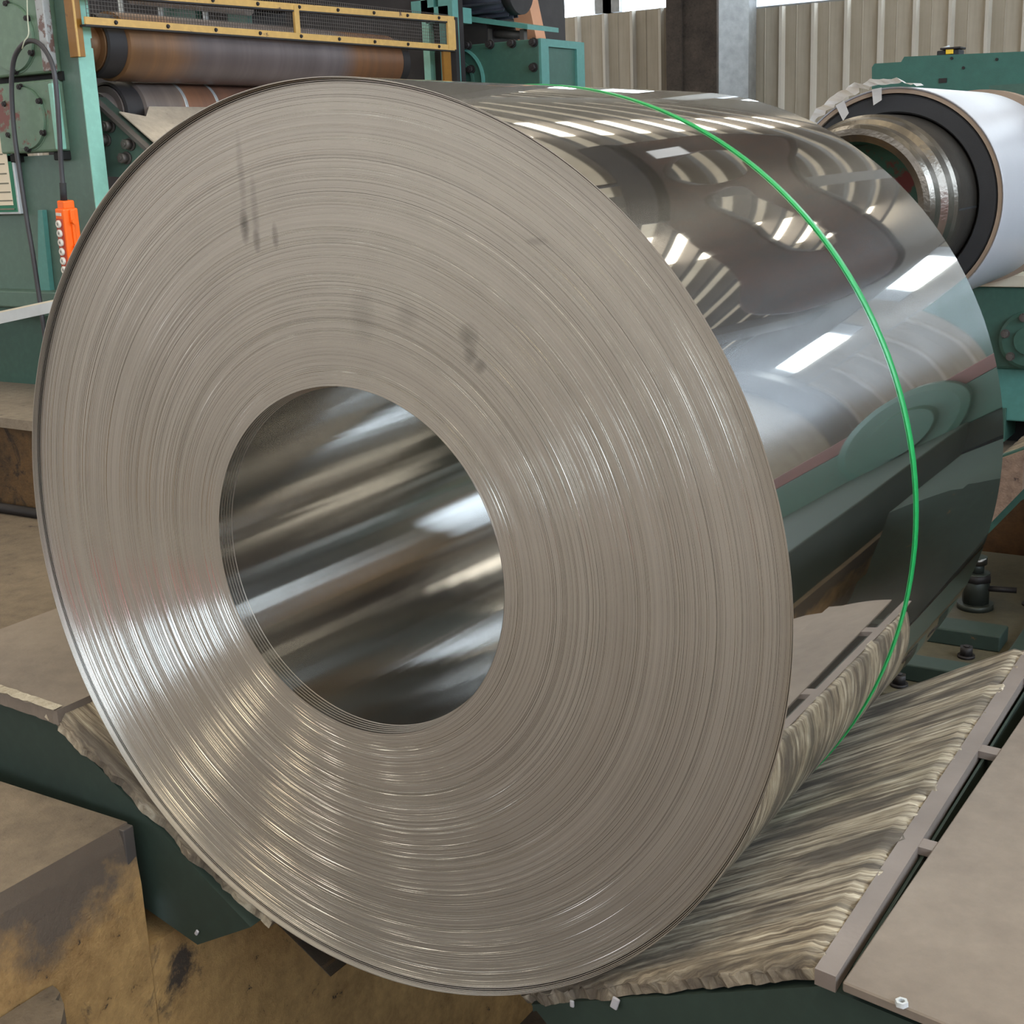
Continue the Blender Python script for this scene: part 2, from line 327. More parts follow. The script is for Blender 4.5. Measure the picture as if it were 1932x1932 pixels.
# ================================================================ THE HALL
YB = 12.0; XL, XR, YF = -18.0, 5.4, -11.0; EAVE = 3.7; SLOPE = .16
roofz = lambda y: EAVE+SLOPE*(YB-y)
bm = bmesh.new(); X0, X1, Y0p, Y1p = -1.28, 1.42, -.03, 3.1; XA, XB, YA = -.545, 1.0, -3.2
def quad(x0, x1, y0, y1, z): bm.faces.new([bm.verts.new(p) for p in ((x0, y0, z), (x1, y0, z), (x1, y1, z), (x0, y1, z))])
for q in ((XL, X0, YF, YB), (X1, XR, YF, YB), (X0, X1, Y1p, YB), (X0, XA, YF, Y0p), (XB, X1, YF, Y0p), (XA, XB, YF, YA)): quad(*q, FLOOR)
struct(obj('floor', bm, 'floor', fix=False))
PZ = -1.75
bm = bmesh.new()
def wallq(a, b): bm.faces.new([bm.verts.new(p) for p in ((a[0], a[1], FLOOR), (b[0], b[1], FLOOR), (b[0], b[1], PZ), (a[0], a[1], PZ))])
# ochre pit wall, worn and rounded along its top by a strip of rough concrete
g = 40
prev = None
for i in range(g+1):
    y = YA+(Y0p-YA)*i/g; j = noise.noise((y*3, 0, 0))*.02
    col = [bm.verts.new((XA-.0, y, FLOOR)), bm.verts.new((XA+.012+j*.4, y, FLOOR-.03+j*.3)), bm.verts.new((XA+.02+j*.5, y, FLOOR-.12)), bm.verts.new((XA+.02, y, PZ))]
    if prev:
        for k in range(3): bm.faces.new((prev[k], col[k], col[k+1], prev[k+1]))
    prev = col
bm.faces.new([bm.verts.new(p_) for p_ in ((XA+.02, Y0p, -.80), (XA+.02, Y1p, -.80), (XA+.02, Y1p, PZ), (XA+.02, Y0p, PZ))]); bm.faces.new([bm.verts.new(p_) for p_ in ((X0, Y0p, -.80), (X0, Y1p, -.80), (XA+.02, Y1p, -.80), (XA+.02, Y0p, -.80))]); wallq((X0, Y0p), (X0, Y1p)); wallq((X0, Y0p), (XA, Y0p)); wallq((XB, YA), (XB, Y0p)); wallq((XB, Y0p), (X1, Y0p)); wallq((X1, Y0p), (X1, Y1p)); wallq((XA, YA), (XB, YA))
struct(obj('wall_pit', bm, 'pit'))
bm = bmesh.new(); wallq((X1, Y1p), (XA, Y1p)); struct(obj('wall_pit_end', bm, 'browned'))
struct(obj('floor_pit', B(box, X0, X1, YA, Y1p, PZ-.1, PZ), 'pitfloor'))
# corner angle iron of the pit edge
bm = bmesh.new(); box(bm, XA-.002, XA+.014, Y0p-.022, Y0p+.002, -.72, FLOOR-.004, .002); struct(obj('trim_1', bm, 'grey'))
# lower step of rough concrete in the near corner of the pit
bm = bmesh.new(); out = []
for i in range(25):
    a = math.pi*.5*i/24; out.append((-.53+(.22+.012*noise.noise((i*.6, 1, 0)))*math.sin(a), -.72+.47*math.cos(a)))
pts = [(XA, -1.3)]+[(x, y) for x, y in out]+[(-.31, -1.3)]
prism(bm, [(x, y, -.745) for x, y in pts], (0, 0, -.9)); bmesh.ops.bevel(bm, geom=[e for e in bm.edges if all(abs(v.co.z+.745) < 1e-5 for v in e.verts)], offset=.012, segments=2, affect='EDGES')
struct(obj('floor_step', bm, 'floor'))

# back wall: corrugated sheets, each pan with its rib
wall = struct(empty('wall_back'))
def pan(h):
    b_ = bmesh.new(); p = .333
    pr = [(0, 0), (.02, 0), (.04, -.05), (.07, -.05), (.09, 0), (.2, 0), (.207, -.008), (.215, 0), (p, 0)]
    lo = [b_.verts.new((x, y, 0)) for x, y in pr]; hi = [b_.verts.new((x, y, h)) for x, y in pr]
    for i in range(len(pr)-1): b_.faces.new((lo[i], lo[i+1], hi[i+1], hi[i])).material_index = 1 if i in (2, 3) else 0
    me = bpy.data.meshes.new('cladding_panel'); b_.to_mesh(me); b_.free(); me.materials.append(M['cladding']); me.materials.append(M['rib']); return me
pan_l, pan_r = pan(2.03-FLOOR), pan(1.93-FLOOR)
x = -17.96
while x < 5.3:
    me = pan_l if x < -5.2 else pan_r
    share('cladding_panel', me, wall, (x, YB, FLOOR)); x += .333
WZ0, WZ1 = 2.1, 2.75
obj('wall_head', B(box, XL, XR, YB, YB+.1, WZ1, EAVE+.3), 'grey_wall', wall); obj('wall_head', B(box, -.2, XR, YB+.06, YB+.1, 1.9, WZ1), 'cladding', wall); obj('corner_post', B(box, XR-.3, XR, YB-.25, YB+.1, FLOOR, EAVE+.2), 'grey_wall', wall); obj('window_sill', B(box, XL, XR, YB+.02, YB+.12, 1.86, 1.95), 'galv', wall)
n = 0
for xa, xb in ((-17.8, -14.2), (-13.8, -10.2), (-9.8, -6.05), (-5.75, -5.05), (-3.9, -.3), (.1, 1.6), (2.6, 3.3), (4.2, 5.0)):
    n += 1; wn = struct(empty('window_%d' % n)); WZ0 = 2.1 if xa < 0 else 2.42
    f = bmesh.new(); box(f, xa-.2, xa, YB+.01, YB+.1, WZ0-.06, WZ1); box(f, xb, xb+.2, YB+.01, YB+.1, WZ0-.06, WZ1)
    k = max(1, round((xb-xa)/1.2))
    for i in range(1, k): box(f, xa+(xb-xa)*i/k-.02, xa+(xb-xa)*i/k+.02, YB+.02, YB+.07, WZ0-.06, WZ1)
    obj('window_frame', f, 'galv', wn)
    for i in range(k): obj('pane', B(box, xa+(xb-xa)*i/k+.02, xa+(xb-xa)*(i+1)/k-.02, YB+.04, YB+.05, WZ0-.06, WZ1), 'win_back', wn)
# steel column with its galvanised flashing
col = struct(empty('trim_2'))
a0, a1, a2 = at(1265, 100, 'y', 11.5)[0], at(1356, 100, 'y', 11.5)[0], at(1394, 100, 'y', 11.5)[0]
obj('column_web', B(box, a0, a1, 11.45, 11.9, FLOOR, 4.0), 'column', col); obj('column_edge', B(box, a0-.01, a0+.16, 11.42, 11.45, FLOOR, 4.0), 'column', col)
bm = bmesh.new(); prism(bm, [(a1, 11.5, FLOOR), (a2, 11.75, FLOOR), (a2, 11.95, FLOOR), (a1, 11.95, FLOOR)], (0, 0, 4.5)); obj('flashing', bm, 'galv', col)
# right wall with its high daylit window band, left and front walls
wr = struct(empty('wall_right'))
obj('lower_sheet', B(box, XR, XR+.1, YF, YB, FLOOR, 1.4), 'cladding', wr); obj('upper_sheet', B(box, XR, XR+.1, YF, YB, 3.9, 7.8), 'cladding', wr)
y = YF; n = 8
while y < YB-.5:
    obj('wall_post', B(box, XR-.1, XR+.1, y, y+.5, FLOOR, 4.0), 'grey_wall', wr)
    n += 1; wn = struct(empty('window_%d' % n))
    obj('pane', B(box, XR+.02, XR+.04, y+.5, min(y+4.6, YB), 1.4, 3.9), 'win_right' if y < 6 else 'cladding', wn)
    f = bmesh.new()
    for i in range(5 if y < 6 else 0): box(f, XR-.02, XR+.02, y+.5+i*.82, y+.54+i*.82, 1.4, 3.9)
    if y < 6: obj('window_frame', f, 'galv', wn)
    else: f.free()
    y += 4.6
wl = struct(empty('wall_left'))
obj('lower_sheet', B(box, XL-.1, XL, YF, YB, FLOOR, 1.2), 'grey_wall', wl); obj('upper_sheet', B(box, XL-.1, XL, YF, YB, 3.6, 7.8), 'grey_wall', wl)
n += 1; wn = struct(empty('window_%d' % n)); obj('pane', B(box, XL-.06, XL-.04, YF, YB, 1.2, 3.6), 'win_fill', wn)  # unseen window band, added to brighten the roof foil
f = bmesh.new()
for i in range(12): box(f, XL-.02, XL+.04, YF+i*2, YF+i*2+.25, 1.2, 3.6)
obj('window_frame', f, 'grey_wall', wn)
wf = struct(empty('wall_front')); obj('lower_sheet', B(box, XL, XR, YF-.1, YF, FLOOR, 1.6), 'cladding', wf); obj('upper_sheet', B(box, XL, XR, YF-.1, YF, 4.4, 7.8), 'cladding', wf)
n += 1; wn = struct(empty('window_%d' % n)); obj('pane', B(box, XL, XR, YF-.04, YF-.02, 1.6, 4.4), 'win_fill', wn)  # unseen window band, added as fill light for the coil face
f = bmesh.new()
for i in range(14): box(f, XL+i*2, XL+i*2+.35, YF-.02, YF+.05, 1.6, 4.4)
obj('window_frame', f, 'grey_wall', wn)
# roof: foil-backed sheets between purlins, rooflight strips, rafters
ceil = struct(empty('ceiling'))
strips = [(-14.4, .8), (-10.4, .8), (-6.4, .8), (-2.35, .75), (1.6, .7)]
def roofq(name, x0, x1, m, dz=0.0, YF=YF):
    b_ = bmesh.new(); b_.faces.new([b_.verts.new(p) for p in ((x0, YF, roofz(YF)+dz), (x1, YF, roofz(YF)+dz), (x1, YB+.1, roofz(YB+.1)+dz), (x0, YB+.1, roofz(YB+.1)+dz))]); return obj(name, b_, m, ceil, fix=False)
xp = XL
for xc, ww in strips:
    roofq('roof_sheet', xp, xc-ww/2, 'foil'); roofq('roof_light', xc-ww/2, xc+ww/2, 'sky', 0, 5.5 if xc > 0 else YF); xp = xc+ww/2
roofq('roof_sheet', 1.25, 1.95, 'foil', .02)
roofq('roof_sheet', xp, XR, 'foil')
b_ = bmesh.new(); box(b_, XL, XR, -.05, .05, -.2, -.03); pm = bpy.data.meshes.new('purlin'); b_.to_mesh(pm); b_.free(); pm.materials.append(M['purlin'])
y = 11.6
while y > YF:
    share('purlin', pm, ceil, (0, y, roofz(y)), (-math.atan(SLOPE), 0, 0)); y -= .52
for xc in (-16.2, -12.3, -8.3, -4.3, .3, 3.9):
    b_ = bmesh.new(); prism(b_, [(xc-.14, YB, roofz(YB)-.2), (xc+.14, YB, roofz(YB)-.2), (xc+.14, YB, roofz(YB)-.55), (xc-.14, YB, roofz(YB)-.55)], (0, YF-YB, SLOPE*(YB-YF))); obj('rafter', b_, 'purlin', ceil)

# aged rooflight bays over the front of the line
for xa, xb, ya_, yb2 in ((2.1, 4.3, -9.0, 2.0), (-1.0, -.2, -9.0, 2.0)):
    b_ = bmesh.new(); b_.faces.new([b_.verts.new(p) for p in ((xa, ya_, roofz(ya_)-.01), (xb, ya_, roofz(ya_)-.01), (xb, yb2, roofz(yb2)-.01), (xa, yb2, roofz(yb2)-.01))]); obj('roof_light', b_, 'sky2', ceil, fix=False)

# ================================================================ THE COIL
RO, RI, W = .7, .2675, 1.108
coil = thing('steel_coil', 'large coil of mirror-bright steel strip lying on the wooden cradle pads', 'coil')
SEG = 288
ang = np.linspace(0, 2*np.pi, SEG+1)
def bands(name, prof, mats, parent):
    """prof: list of (r0,y0,r1,y1,matindex); every band is its own smooth ring so the steps stay crisp"""
    nb = len(prof); vs = np.zeros((nb, 2, SEG+1, 3), np.float32)
    for i, (r0, y0, r1, y1, mi) in enumerate(prof):
        vs[i, 0] = np.stack([r0*np.cos(ang), np.full_like(ang, y0), r0*np.sin(ang)], -1); vs[i, 1] = np.stack([r1*np.cos(ang), np.full_like(ang, y1), r1*np.sin(ang)], -1)
    base = (np.arange(nb)*2*(SEG+1))[:, None]; k = np.arange(SEG)[None, :]
    f = np.stack([base+k, base+k+1, base+SEG+1+k+1, base+SEG+1+k], -1).reshape(-1, 4)
    me = bpy.data.meshes.new(name); me.vertices.add(nb*2*(SEG+1)); me.vertices.foreach_set('co', vs.ravel())
    me.loops.add(f.size); me.loops.foreach_set('vertex_index', f.ravel().astype(np.int32))
    me.polygons.add(len(f)); me.polygons.foreach_set('loop_start', np.arange(0, f.size, 4, dtype=np.int32)); me.polygons.foreach_set('loop_total', np.full(len(f), 4, np.int32))
    me.polygons.foreach_set('use_smooth', np.ones(len(f), bool))
    for m in mats: me.materials.append(M[m])
    me.polygons.foreach_set('material_index', np.repeat([p[4] for p in prof], SEG).astype(np.int32))
    me.update(); me.validate(); o = bpy.data.objects.new(name, me); C.objects.link(o); o.parent = parent; return o
# slit face: hundreds of wrap edges, each slightly in or out; the small walls between them are bare mirror strip
FY = -.002; rng = np.random.default_rng(3); NR = 300
r_in, r_out = RI+.0035, RO-.0075
rr = r_in+(r_out-r_in)*np.sort(np.concatenate([[0, 1], rng.random(NR-1)*.35+np.linspace(.0, .65, NR-1)*1.0]).clip(0, 1))
rr = np.linspace(r_in, r_out, NR+1); rr[1:-1] += (rng.random(NR-1)-.5)*.0007
slow = np.convolve(rng.standard_normal(NR+40), np.ones(25)/25, 'same')[20:20+NR]
yy = FY+rng.random(NR)*.0009*(.4+.6*np.sin(np.linspace(0, 23, NR))**2)+slow*.0010
bev = (rng.random(NR)**2.2)*.30+.02      # share of each edge taken by the sheared, bare corner on its inner side
tlt = np.radians(44+32*rng.random(NR))
prof = []
for i in range(NR):
    d = (rr[i+1]-rr[i])*bev[i]; h = d*math.tan(tlt[i])
    prof.append((rr[i], yy[i]+h, rr[i]+d, yy[i], 1)); prof.append((rr[i]+d, yy[i], rr[i+1], yy[i], 0))
    if i+1 < NR: prof.append((rr[i+1], yy[i], rr[i+1], yy[i+1]+(rr[i+2]-rr[i+1])*bev[i+1]*math.tan(tlt[i+1]), 1))
bands('wound_face', prof, ('edge', 'corner'), coil)
# outermost wraps stand proud of the face, innermost ones step back into the bore: each wrap is a piece
ys = [-.015, -.005, -.0040, -.0030, FY+.001]; ro = RO
for k in range(4):
    t_ = .0011; nxt = ro-(.0023 if k else .0016)
    bands('wrap', [(ro, ys[k], ro-t_, ys[k], 0), (ro-t_, ys[k], ro-t_, ys[k+1]+.004, 1), (ro, W if k == 0 else .05, ro, ys[k], 1)], ('edge', 'mirror'), coil); ro = nxt
ri = RI+.0035; y0 = FY
for k in range(5):
    bands('wrap', [(ri, y0-.0005, ri, y0+.005, 1), (ri, y0+.005, ri-.0009, y0+.005, 0)], ('edge', 'bore'), coil); ri -= .0009; y0 += .005
bands('bore', [(ri, y0, ri, W, 0)], ('bore',), coil)
bands('rear_face', [(ri, W, RO, W, 0)], ('edge',), coil)
# loose tail of the outermost wrap
a0 = math.atan2(-.623, -.335); p0 = Vector((RO*math.cos(a0), 0, RO*math.sin(a0))); tip = Vector((-.113, 0, -.745))
tg = Vector((-math.sin(a0), 0, math.cos(a0))); ctl = p0+tg*.10
bm = bmesh.new(); prev = None
for i in range(17):
    t = i/16; p = p0*(1-t)**2+ctl*2*t*(1-t)+tip*t*t
    nrm = p.normalized()*.0016
    row = [bm.verts.new(q) for q in (p+Vector((0, -.002, 0)), p+Vector((0, W, 0)), p+nrm+Vector((0, W, 0)), p+nrm+Vector((0, -.002, 0)))]
    if prev:
        for k in range(4):
            f_ = bm.faces.new((prev[k], row[k], row[(k+1) % 4], prev[(k+1) % 4])); f_.smooth = False
    prev = row
bm.faces.new(prev); obj('loose_tail', bm, 'mirror', coil)
# strap round the coil
bm = bmesh.new(); prev = None; first = None
for i in range(160):
    a = 2*math.pi*i/160; yj = .512+.012*math.sin(a*1+.4)
    row = [bm.verts.new((q*math.cos(a), yj+d, q*math.sin(a))) for q, d in ((.7004, -.0095), (.7018, -.009), (.7018, .009), (.7004, .0095))]
    if prev:
        for k in range(4): bm.faces.new((prev[k], row[k], row[(k+1) % 4], prev[(k+1) % 4])).smooth = True
    else: first = row
    prev = row
for k in range(4): bm.faces.new((prev[k], first[k], first[(k+1) % 4], prev[(k+1) % 4])).smooth = True
sb = obj('strapping_band', bm, 'strap'); tag(sb, 'bright green plastic strapping band round the middle of the steel coil', 'strap')

# ================================================================ CRADLE HALVES
SL = R(29.6)
def yfront(x):
    """front ends of the two cradle halves, both cut a little askew"""
    return -.10-.17*(x-.76) if x >= .76 else -.10-.25*(x-.76) if x > 0 else -.045-.075*x
def pad_obj(sign, y0, y1, parent, name='wood_pad', seed=0, hi=True, top=(.76, -.375), wd=.6):
    """rough board in its own frame: +X down the slope, +Y along the coil, top at Z=0"""
    nu, nv = (60, 150) if hi else (14, 40)
    bm = bmesh.new(); G = []
    L = y1-y0
    for j in range(nv+1):
        row = []
        v = j/nv
        for i in range(nu+1):
            u = i/nu; X = u*wd; Y = v*L
            if sign > 0 and hi: Y += (yfront(.76-X*math.cos(SL))-yfront(.76))*(1-v)
            e = .010*noise.noise((X*9, Y*40, seed))+.006*noise.noise((X*40, Y*9, seed+3))
            if i == 0: X += .012*noise.noise((Y*18, seed, 1))+.006*noise.noise((Y*70, seed, 5))
            if j == 0: Y += .010*noise.noise((X*16, seed, 2))+.006*noise.noise((X*60, seed, 7))
            edge = min(u/.03, v/.012, 1)
            z = .0012*noise.noise((X*5, Y*60, seed))+.0018*noise.noise((X*12, Y*190, seed+9))-.010*(1-edge)*(1+noise.noise((X*50, Y*50, seed)))-.004
            row.append(bm.verts.new((-X if sign > 0 else X, Y+e*.2, z)))
        G.append(row)
    for j in range(nv):
        for i in range(nu): bm.faces.new((G[j][i], G[j][i+1], G[j+1][i+1], G[j+1][i])).smooth = True
    bd = [G[0][i] for i in range(nu+1)]+[G[j][nu] for j in range(1, nv+1)]+[G[nv][i] for i in range(nu-1, -1, -1)]+[G[j][0] for j in range(nv-1, 0, -1)]
    lo = []
    for q in bd:
        n_ = noise.noise(q.co*30)*.004; lo.append(bm.verts.new((q.co.x+n_, q.co.y+n_, -.032)))
    mid = []
    for q in bd: 
        n_ = noise.noise(q.co*45+Vector((3, 1, 2)))*.006; mid.append(bm.verts.new((q.co.x+n_*(.6), q.co.y+n_, -.016)))
    k = len(bd)
    for i in range(k):
        bm.faces.new((bd[i], mid[i], mid[(i+1) % k], bd[(i+1) % k])); bm.faces.new((mid[i], lo[i], lo[(i+1) % k], mid[(i+1) % k]))
    bm.faces.new(lo)
    bmesh.ops.recalc_face_normals(bm, faces=bm.faces)
    me = bpy.data.meshes.new(name); bm.to_mesh(me); bm.free(); me.materials.append(M['pad'])
    o = bpy.data.objects.new(name, me); C.objects.link(o); o.parent = parent
    c, s = math.cos(SL), math.sin(SL)
    o.matrix_local = Matrix(((c, 0, -s*sign, top[0]*sign), (0, 1, 0, y0), (s*sign, 0, c, top[1]), (0, 0, 0, 1)))
    return o
rcr = thing('coil_cradle', 'green cradle half with brown deck plate, right of the coil', 'cradle', 'cradle halves under the coil')
lcr = thing('coil_cradle', 'green cradle half with frayed deck edge, left of the coil', 'cradle', 'cradle halves under the coil')
def pp(sx, x, z, dy=0): return (sx*x, yfront(sx*x)+dy, z)
for sx, root in ((1, rcr), (-1, lcr)):
    pad_obj(sx, -.098 if sx > 0 else .0, 1.10, root, seed=3 if sx > 0 else 11, hi=True)
    tz = -.665-.050; 
    bm = bmesh.new()
    poly = [(.27, -.688), (.775, -.414), (1.36, -.414), (1.36, -.70), (.62, -.735), (.42, -.775)]
    prism(bm, [pp(sx, x, z, .004) for x, z in poly], (0, .03, 0)); obj('end_plate', bm, 'green_dk', root)
    bm = bmesh.new(); prism(bm, [(sx*x, 1.06, z) for x, z in poly], (0, .03, 0)); obj('end_plate', bm, 'green_dk', root)
    for q in ((.50, -.68, .05), (1.0, -.60, .05)): obj('stringer', B(box, sx*q[0]-.02, sx*q[0]+.02, .04, 1.05, q[1]-.06, q[1]+.03), 'green_dk', root)
    # sloping bed plate under the pad
    bm = bmesh.new(); prism(bm, [(sx*.27, .03, -.691), (sx*.775, .03, -.4165), (sx*.775, .03, -.4285), (sx*.27, .03, -.703)], (0, 1.06, 0)); obj('bed_plate', bm, 'green_dk', root)
# right deck: flat bar, slot with rungs, brown plate
dz = -.385
p = lambda x: yfront(x)
bm = bmesh.new(); prism(bm, [(.768, p(.768)-.008, dz), (.796, p(.796)-.008, dz), (.792, 1.16, dz), (.764, 1.16, dz)], (0, 0, -.022)); obj('flat_bar', bm, 'bar_steel', rcr)
for y in (.245, .60, .95):
    bm = bmesh.new(); prism(bm, [(.785, y, dz-.002), (.85, y-.006, dz-.002), (.85, y+.022, dz-.002), (.785, y+.028, dz-.002)], (0, 0, -.012)); obj('rung', bm, 'bar_steel', rcr)
bm = bmesh.new(); prism(bm, [(.806, p(.806)-.012, dz), (1.36, p(1.36)-.012, dz), (1.36, 1.16, dz), (.838, 1.16, dz)], (0, 0, -.014)); bmesh.ops.bevel(bm, geom=bm.edges[:], offset=.002, segments=1, affect='EDGES'); obj('deck_plate', bm, 'deck', rcr)
bm = bmesh.new(); box(bm, .85, 1.36, .0, 1.1, -.46, -.40); obj('deck_support', bm, 'green_dk', rcr)
bm = bmesh.new(); box(bm, .80, .804, -.06, 1.1, -.62, -.40); obj('slot_web', bm, 'green_dk', rcr)
# left deck: thick worn board with a frayed pale edge
bm = bmesh.new(); nx = 40; top = []; 
pts = []
for i in range(nx+1):
    x = -.735-(1.225-.735)*i/nx; pts.append((x, yfront(x)-.012+.006*noise.noise((x*30, 1, 2)), -.380))
prism(bm, pts+[(-1.225, 1.16, -.380), (-.735, 1.16, -.380)], (0, 0, -.03)); obj('deck_board', bm, 'deck', lcr)
bm = bmesh.new(); a = []; b = []
for i in range(nx+1):
    x = -.738-(1.225-.738)*i/nx; y = yfront(x)-.016
    j = noise.noise((x*40, 5, 5))*.007
    a.append((x, y-.002+j*.5, -.3785+j*.4)); b.append((x, y+.012, -.392+j))
for i in range(nx):
    v_ = [bm.verts.new(q) for q in (a[i], a[i+1], b[i+1], b[i])]; bm.faces.new(v_)
    v_ = [bm.verts.new(q) for q in (a[i], a[i+1], (a[i+1][0], a[i+1][1]+.022, -.3775), (a[i][0], a[i][1]+.022, -.3775))]; bm.faces.new(v_)
obj('frayed_edge', bm, 'deck_edge', lcr)

# ================================================================ second cradle, bed and jack in the pit behind
c2 = thing('coil_cradle', 'far cradle half with sunlit worn pad, beside the pit behind the coil', 'cradle')
o = pad_obj(1, 2.15, 3.0, c2, seed=21, hi=False, top=(.76, -.09), wd=.36)
yq = 2.15
P = [at(px, py, 'y', yq) for px, py in ((1882, 862), (1932, 845), (1990, 826), (1990, 905), (1926, 945), (1858, 1014))]
bm = bmesh.new(); prism(bm, [tuple(q) for q in P], (0, .03, 0)); obj('end_plate', bm, 'green_m', c2)
Pb = [at(px, py, 'y', yq-.02) for px, py in ((1882, 868), (1932, 850), (1929, 925), (1868, 988))]
bm = bmesh.new(); prism(bm, [tuple(q) for q in Pb], (0, .02, 0)); obj('pad_end', bm, 'scuffed', c2)
bm = bmesh.new(); box(bm, .75, 1.3, 2.18, 3.0, -1.0, -.34); obj('cradle_body', bm, 'green_dk', c2)
bed = thing('machine_bed', 'dark greenish bolted rail bed in the pit behind the wooden pad', 'machine bed')
bz = -.75
obj('bed_rail', B(box, .24, .56, 1.62, 2.95, bz-.16, bz, .006), 'bed', bed)
obj('side_channel', B(box, .56, .72, 1.6, 2.95, bz-.25, bz+.03, .006), 'green_dk', bed); obj('guide_rail', B(box, .17, .22, 1.5, 2.95, bz-.2, bz+.02, .005), 'dark', bed)
obj('bed_foot', B(box, .2, .7, 1.7, 2.9, PZ, bz-.15), 'green_dk', bed)
for q in ((1.72, 1.80), (2.02, 2.12)): obj('cross_plate', B(box, .25, .53, q[0], q[1], bz, bz+.045, .004), 'green_dk', bed)
bo = bolt_mesh('bolt', .018, .03, 'dark', 'z')
for q in ((.46, 1.95), (.30, 2.06), (.52, 2.45), (.36, 1.68), (.50, 1.70)): share('bolt', bo, bed, (q[0], q[1], bz))
jk_scale = .85
jk = thing('screw_jack', 'stubby hexagonal screw jack standing on the pit bed', 'jack', loc=(.385, 2.36, bz))
for nm, r0, h0, h1, sg, mt in (('jack_base', .06, 0, .02, 28, 'jack'), ('jack_body', .045, .02, .13, 8, 'jack'), ('jack_collar', .052, .10, .125, 6, 'dark'), ('jack_stem', .024, .13, .165, 20, 'jack'), ('jack_cap', .033, .16, .185, 20, 'mandrel')):
    obj(nm, B(cyl, (0, 0, h0), (0, 0, h1), r0, seg=sg), mt, jk)
obj('jack_lever', B(cyl, (.03, 0, .075), (.13, .02, .075), .010, seg=12), 'dark', jk)
jk.scale = (jk_scale,)*3

# ================================================================ ROLL STAND (upper left)
st = thing('roll_stand', 'tall green roll stand with two brown rolls, behind the coil on the left', 'roll stand')
YS = 1.8; xr = -2.535; xl = -2.605
bm = bmesh.new(); prism(bm, [(xl, YS, 2.2), (xr, YS, 2.2), (xr, YS, .16), (-3.5, YS, .16), (-3.5, YS, .655), (-2.632, YS, .655)], (0, .065, 0)); obj('side_frame', bm, 'teal', st)
bm = bmesh.new(); prism(bm, [(xr-.001, YS-.001, 2.2), (xr-.001, YS-.001, .16), (xr-.001, YS+.066, .16), (xr-.001, YS+.066, 2.2)], (.004, 0, 0)); obj('frame_edge_lit', bm, 'teal_l', st)  # right side of the frame in a paler tone, its light painted in
obj('side_frame', B(box, -3.5, -2.98, YS+.01, YS+.08, .65, 2.2), 'teal', st)
obj('base_flange', B(box, -3.6, xr+.03, YS-.07, YS+.15, .12, .18, .006), 'teal', st); obj('base_flange', B(box, -3.6, xr, YS-.03, YS+.15, .085, .12, .004), 'green_m', st)
obj('stand_base', B(box, -3.6, xr-.1, 1.98, 2.6, -.31, .10), 'green_m', st)
bb = bolt_mesh('bolt', .0095, .014, 'dark')
def chock(x0, x1, z0, z1, cx, cz, r, m='cover'):
    ck = obj('bearing_block', B(box, x0, x1, YS-.045, YS+.06, z0, z1, .008), m, st)
    bm = bmesh.new(); lathe(bm, (cx, YS-.045, cz), [(r+.006, .003), (r+.004, -.002), (r, -.002), (r-.002, .002), (r-.004, -.012), (0, -.012)], 48)
    obj('bearing_cover', bm, m, ck)
    for k in range(6):
        a = R(90+60*k); share('bolt', bb, ck, (cx+r*.97*math.cos(a), YS-.05, cz+r*.97*math.sin(a)))
    return ck
chock(-2.945, -2.632, .925, 1.34, -2.80, 1.05, .115); chock(-2.945, -2.632, .665, .905, -2.785, .782, .108)
obj('chock_liner', B(box, -2.66, -2.62, YS-.052, YS-.02, .93, 1.34, .004), 'peel', st); obj('chock_liner', B(box, -2.645, -2.622, YS-.052, YS-.02, .67, .89, .004), 'teal_l', st)
obj('chock_gap', B(box, -2.95, -2.615, YS-.01, YS+.05, .90, .93), 'black', st)
for x_ in (-2.90, -2.65): obj('stop_block', B(box, x_-.03, x_+.02, YS-.035, YS+.02, .635, .664, .004), 'black', st)
# gusset rib
gp = [at(80, 396, 'y', YS-.002), at(88, 396, 'y', YS-.002), at(103, 548, 'y', YS-.002), at(80, 548, 'y', YS-.002)]
bm = bmesh.new(); prism(bm, [tuple(q) for q in gp], (0, -.02, 0)); obj('gusset', bm, 'aqua', st)
# far side frame, rolls
obj('side_frame', B(box, -3.2, -2.50, 4.04, 4.12, FLOOR, 1.5), 'dark', st)
for px0, px1 in ((800, 812), (832, 858)):
    q0, q1 = at(px0, 120, 'y', 4.0), at(px1, 120, 'y', 4.0); obj('frame_rib', B(box, q0[0], q1[0], 4.0, 4.05, .5, 1.34), 'teal_l' if px0 < 820 else 'aqua', st)
XRl = -2.60; RRl = .117
lx = -2.70; lz = float(at(320, 157, 'x', lx)[2])-RRl+.006
for xc, zc, yc, mr in ((XRl, 1.018, YS, 'roll'), (lx, lz, YS+.14, 'roll_low')):
    rl = obj('roll', B(lathe, (0, 0, 0), [(0, .06), (.07, .06), (.07, .10), (.094, .10), (.094, .19), (RRl-.012, .19), (RRl, .196), (RRl, 1.80), (RRl-.01, 1.806), (.09, 1.81), (.09, 1.85), (.06, 1.85), (.06, 1.9)], 72), mr, st, (xc, yc, zc))
    obj('roll_collar', B(lathe, (0, 0, 0), [(.099, .105), (.108, .11), (.108, .188), (.099, .189)], 64), 'dark', rl)
    obj('roll_collar', B(lathe, (0, 0, 0), [(.094, 1.81), (.108, 1.815), (.108, 1.865), (.094, 1.87)], 64), 'dark', rl)
    if zc < .9:
        for y_ in (.40, .57): obj('wear_band', B(lathe, (0, 0, 0), [(RRl, y_-.008), (RRl+.0012, y_-.006), (RRl+.0012, y_+.006), (RRl, y_+.008)], 64), 'galv', rl)
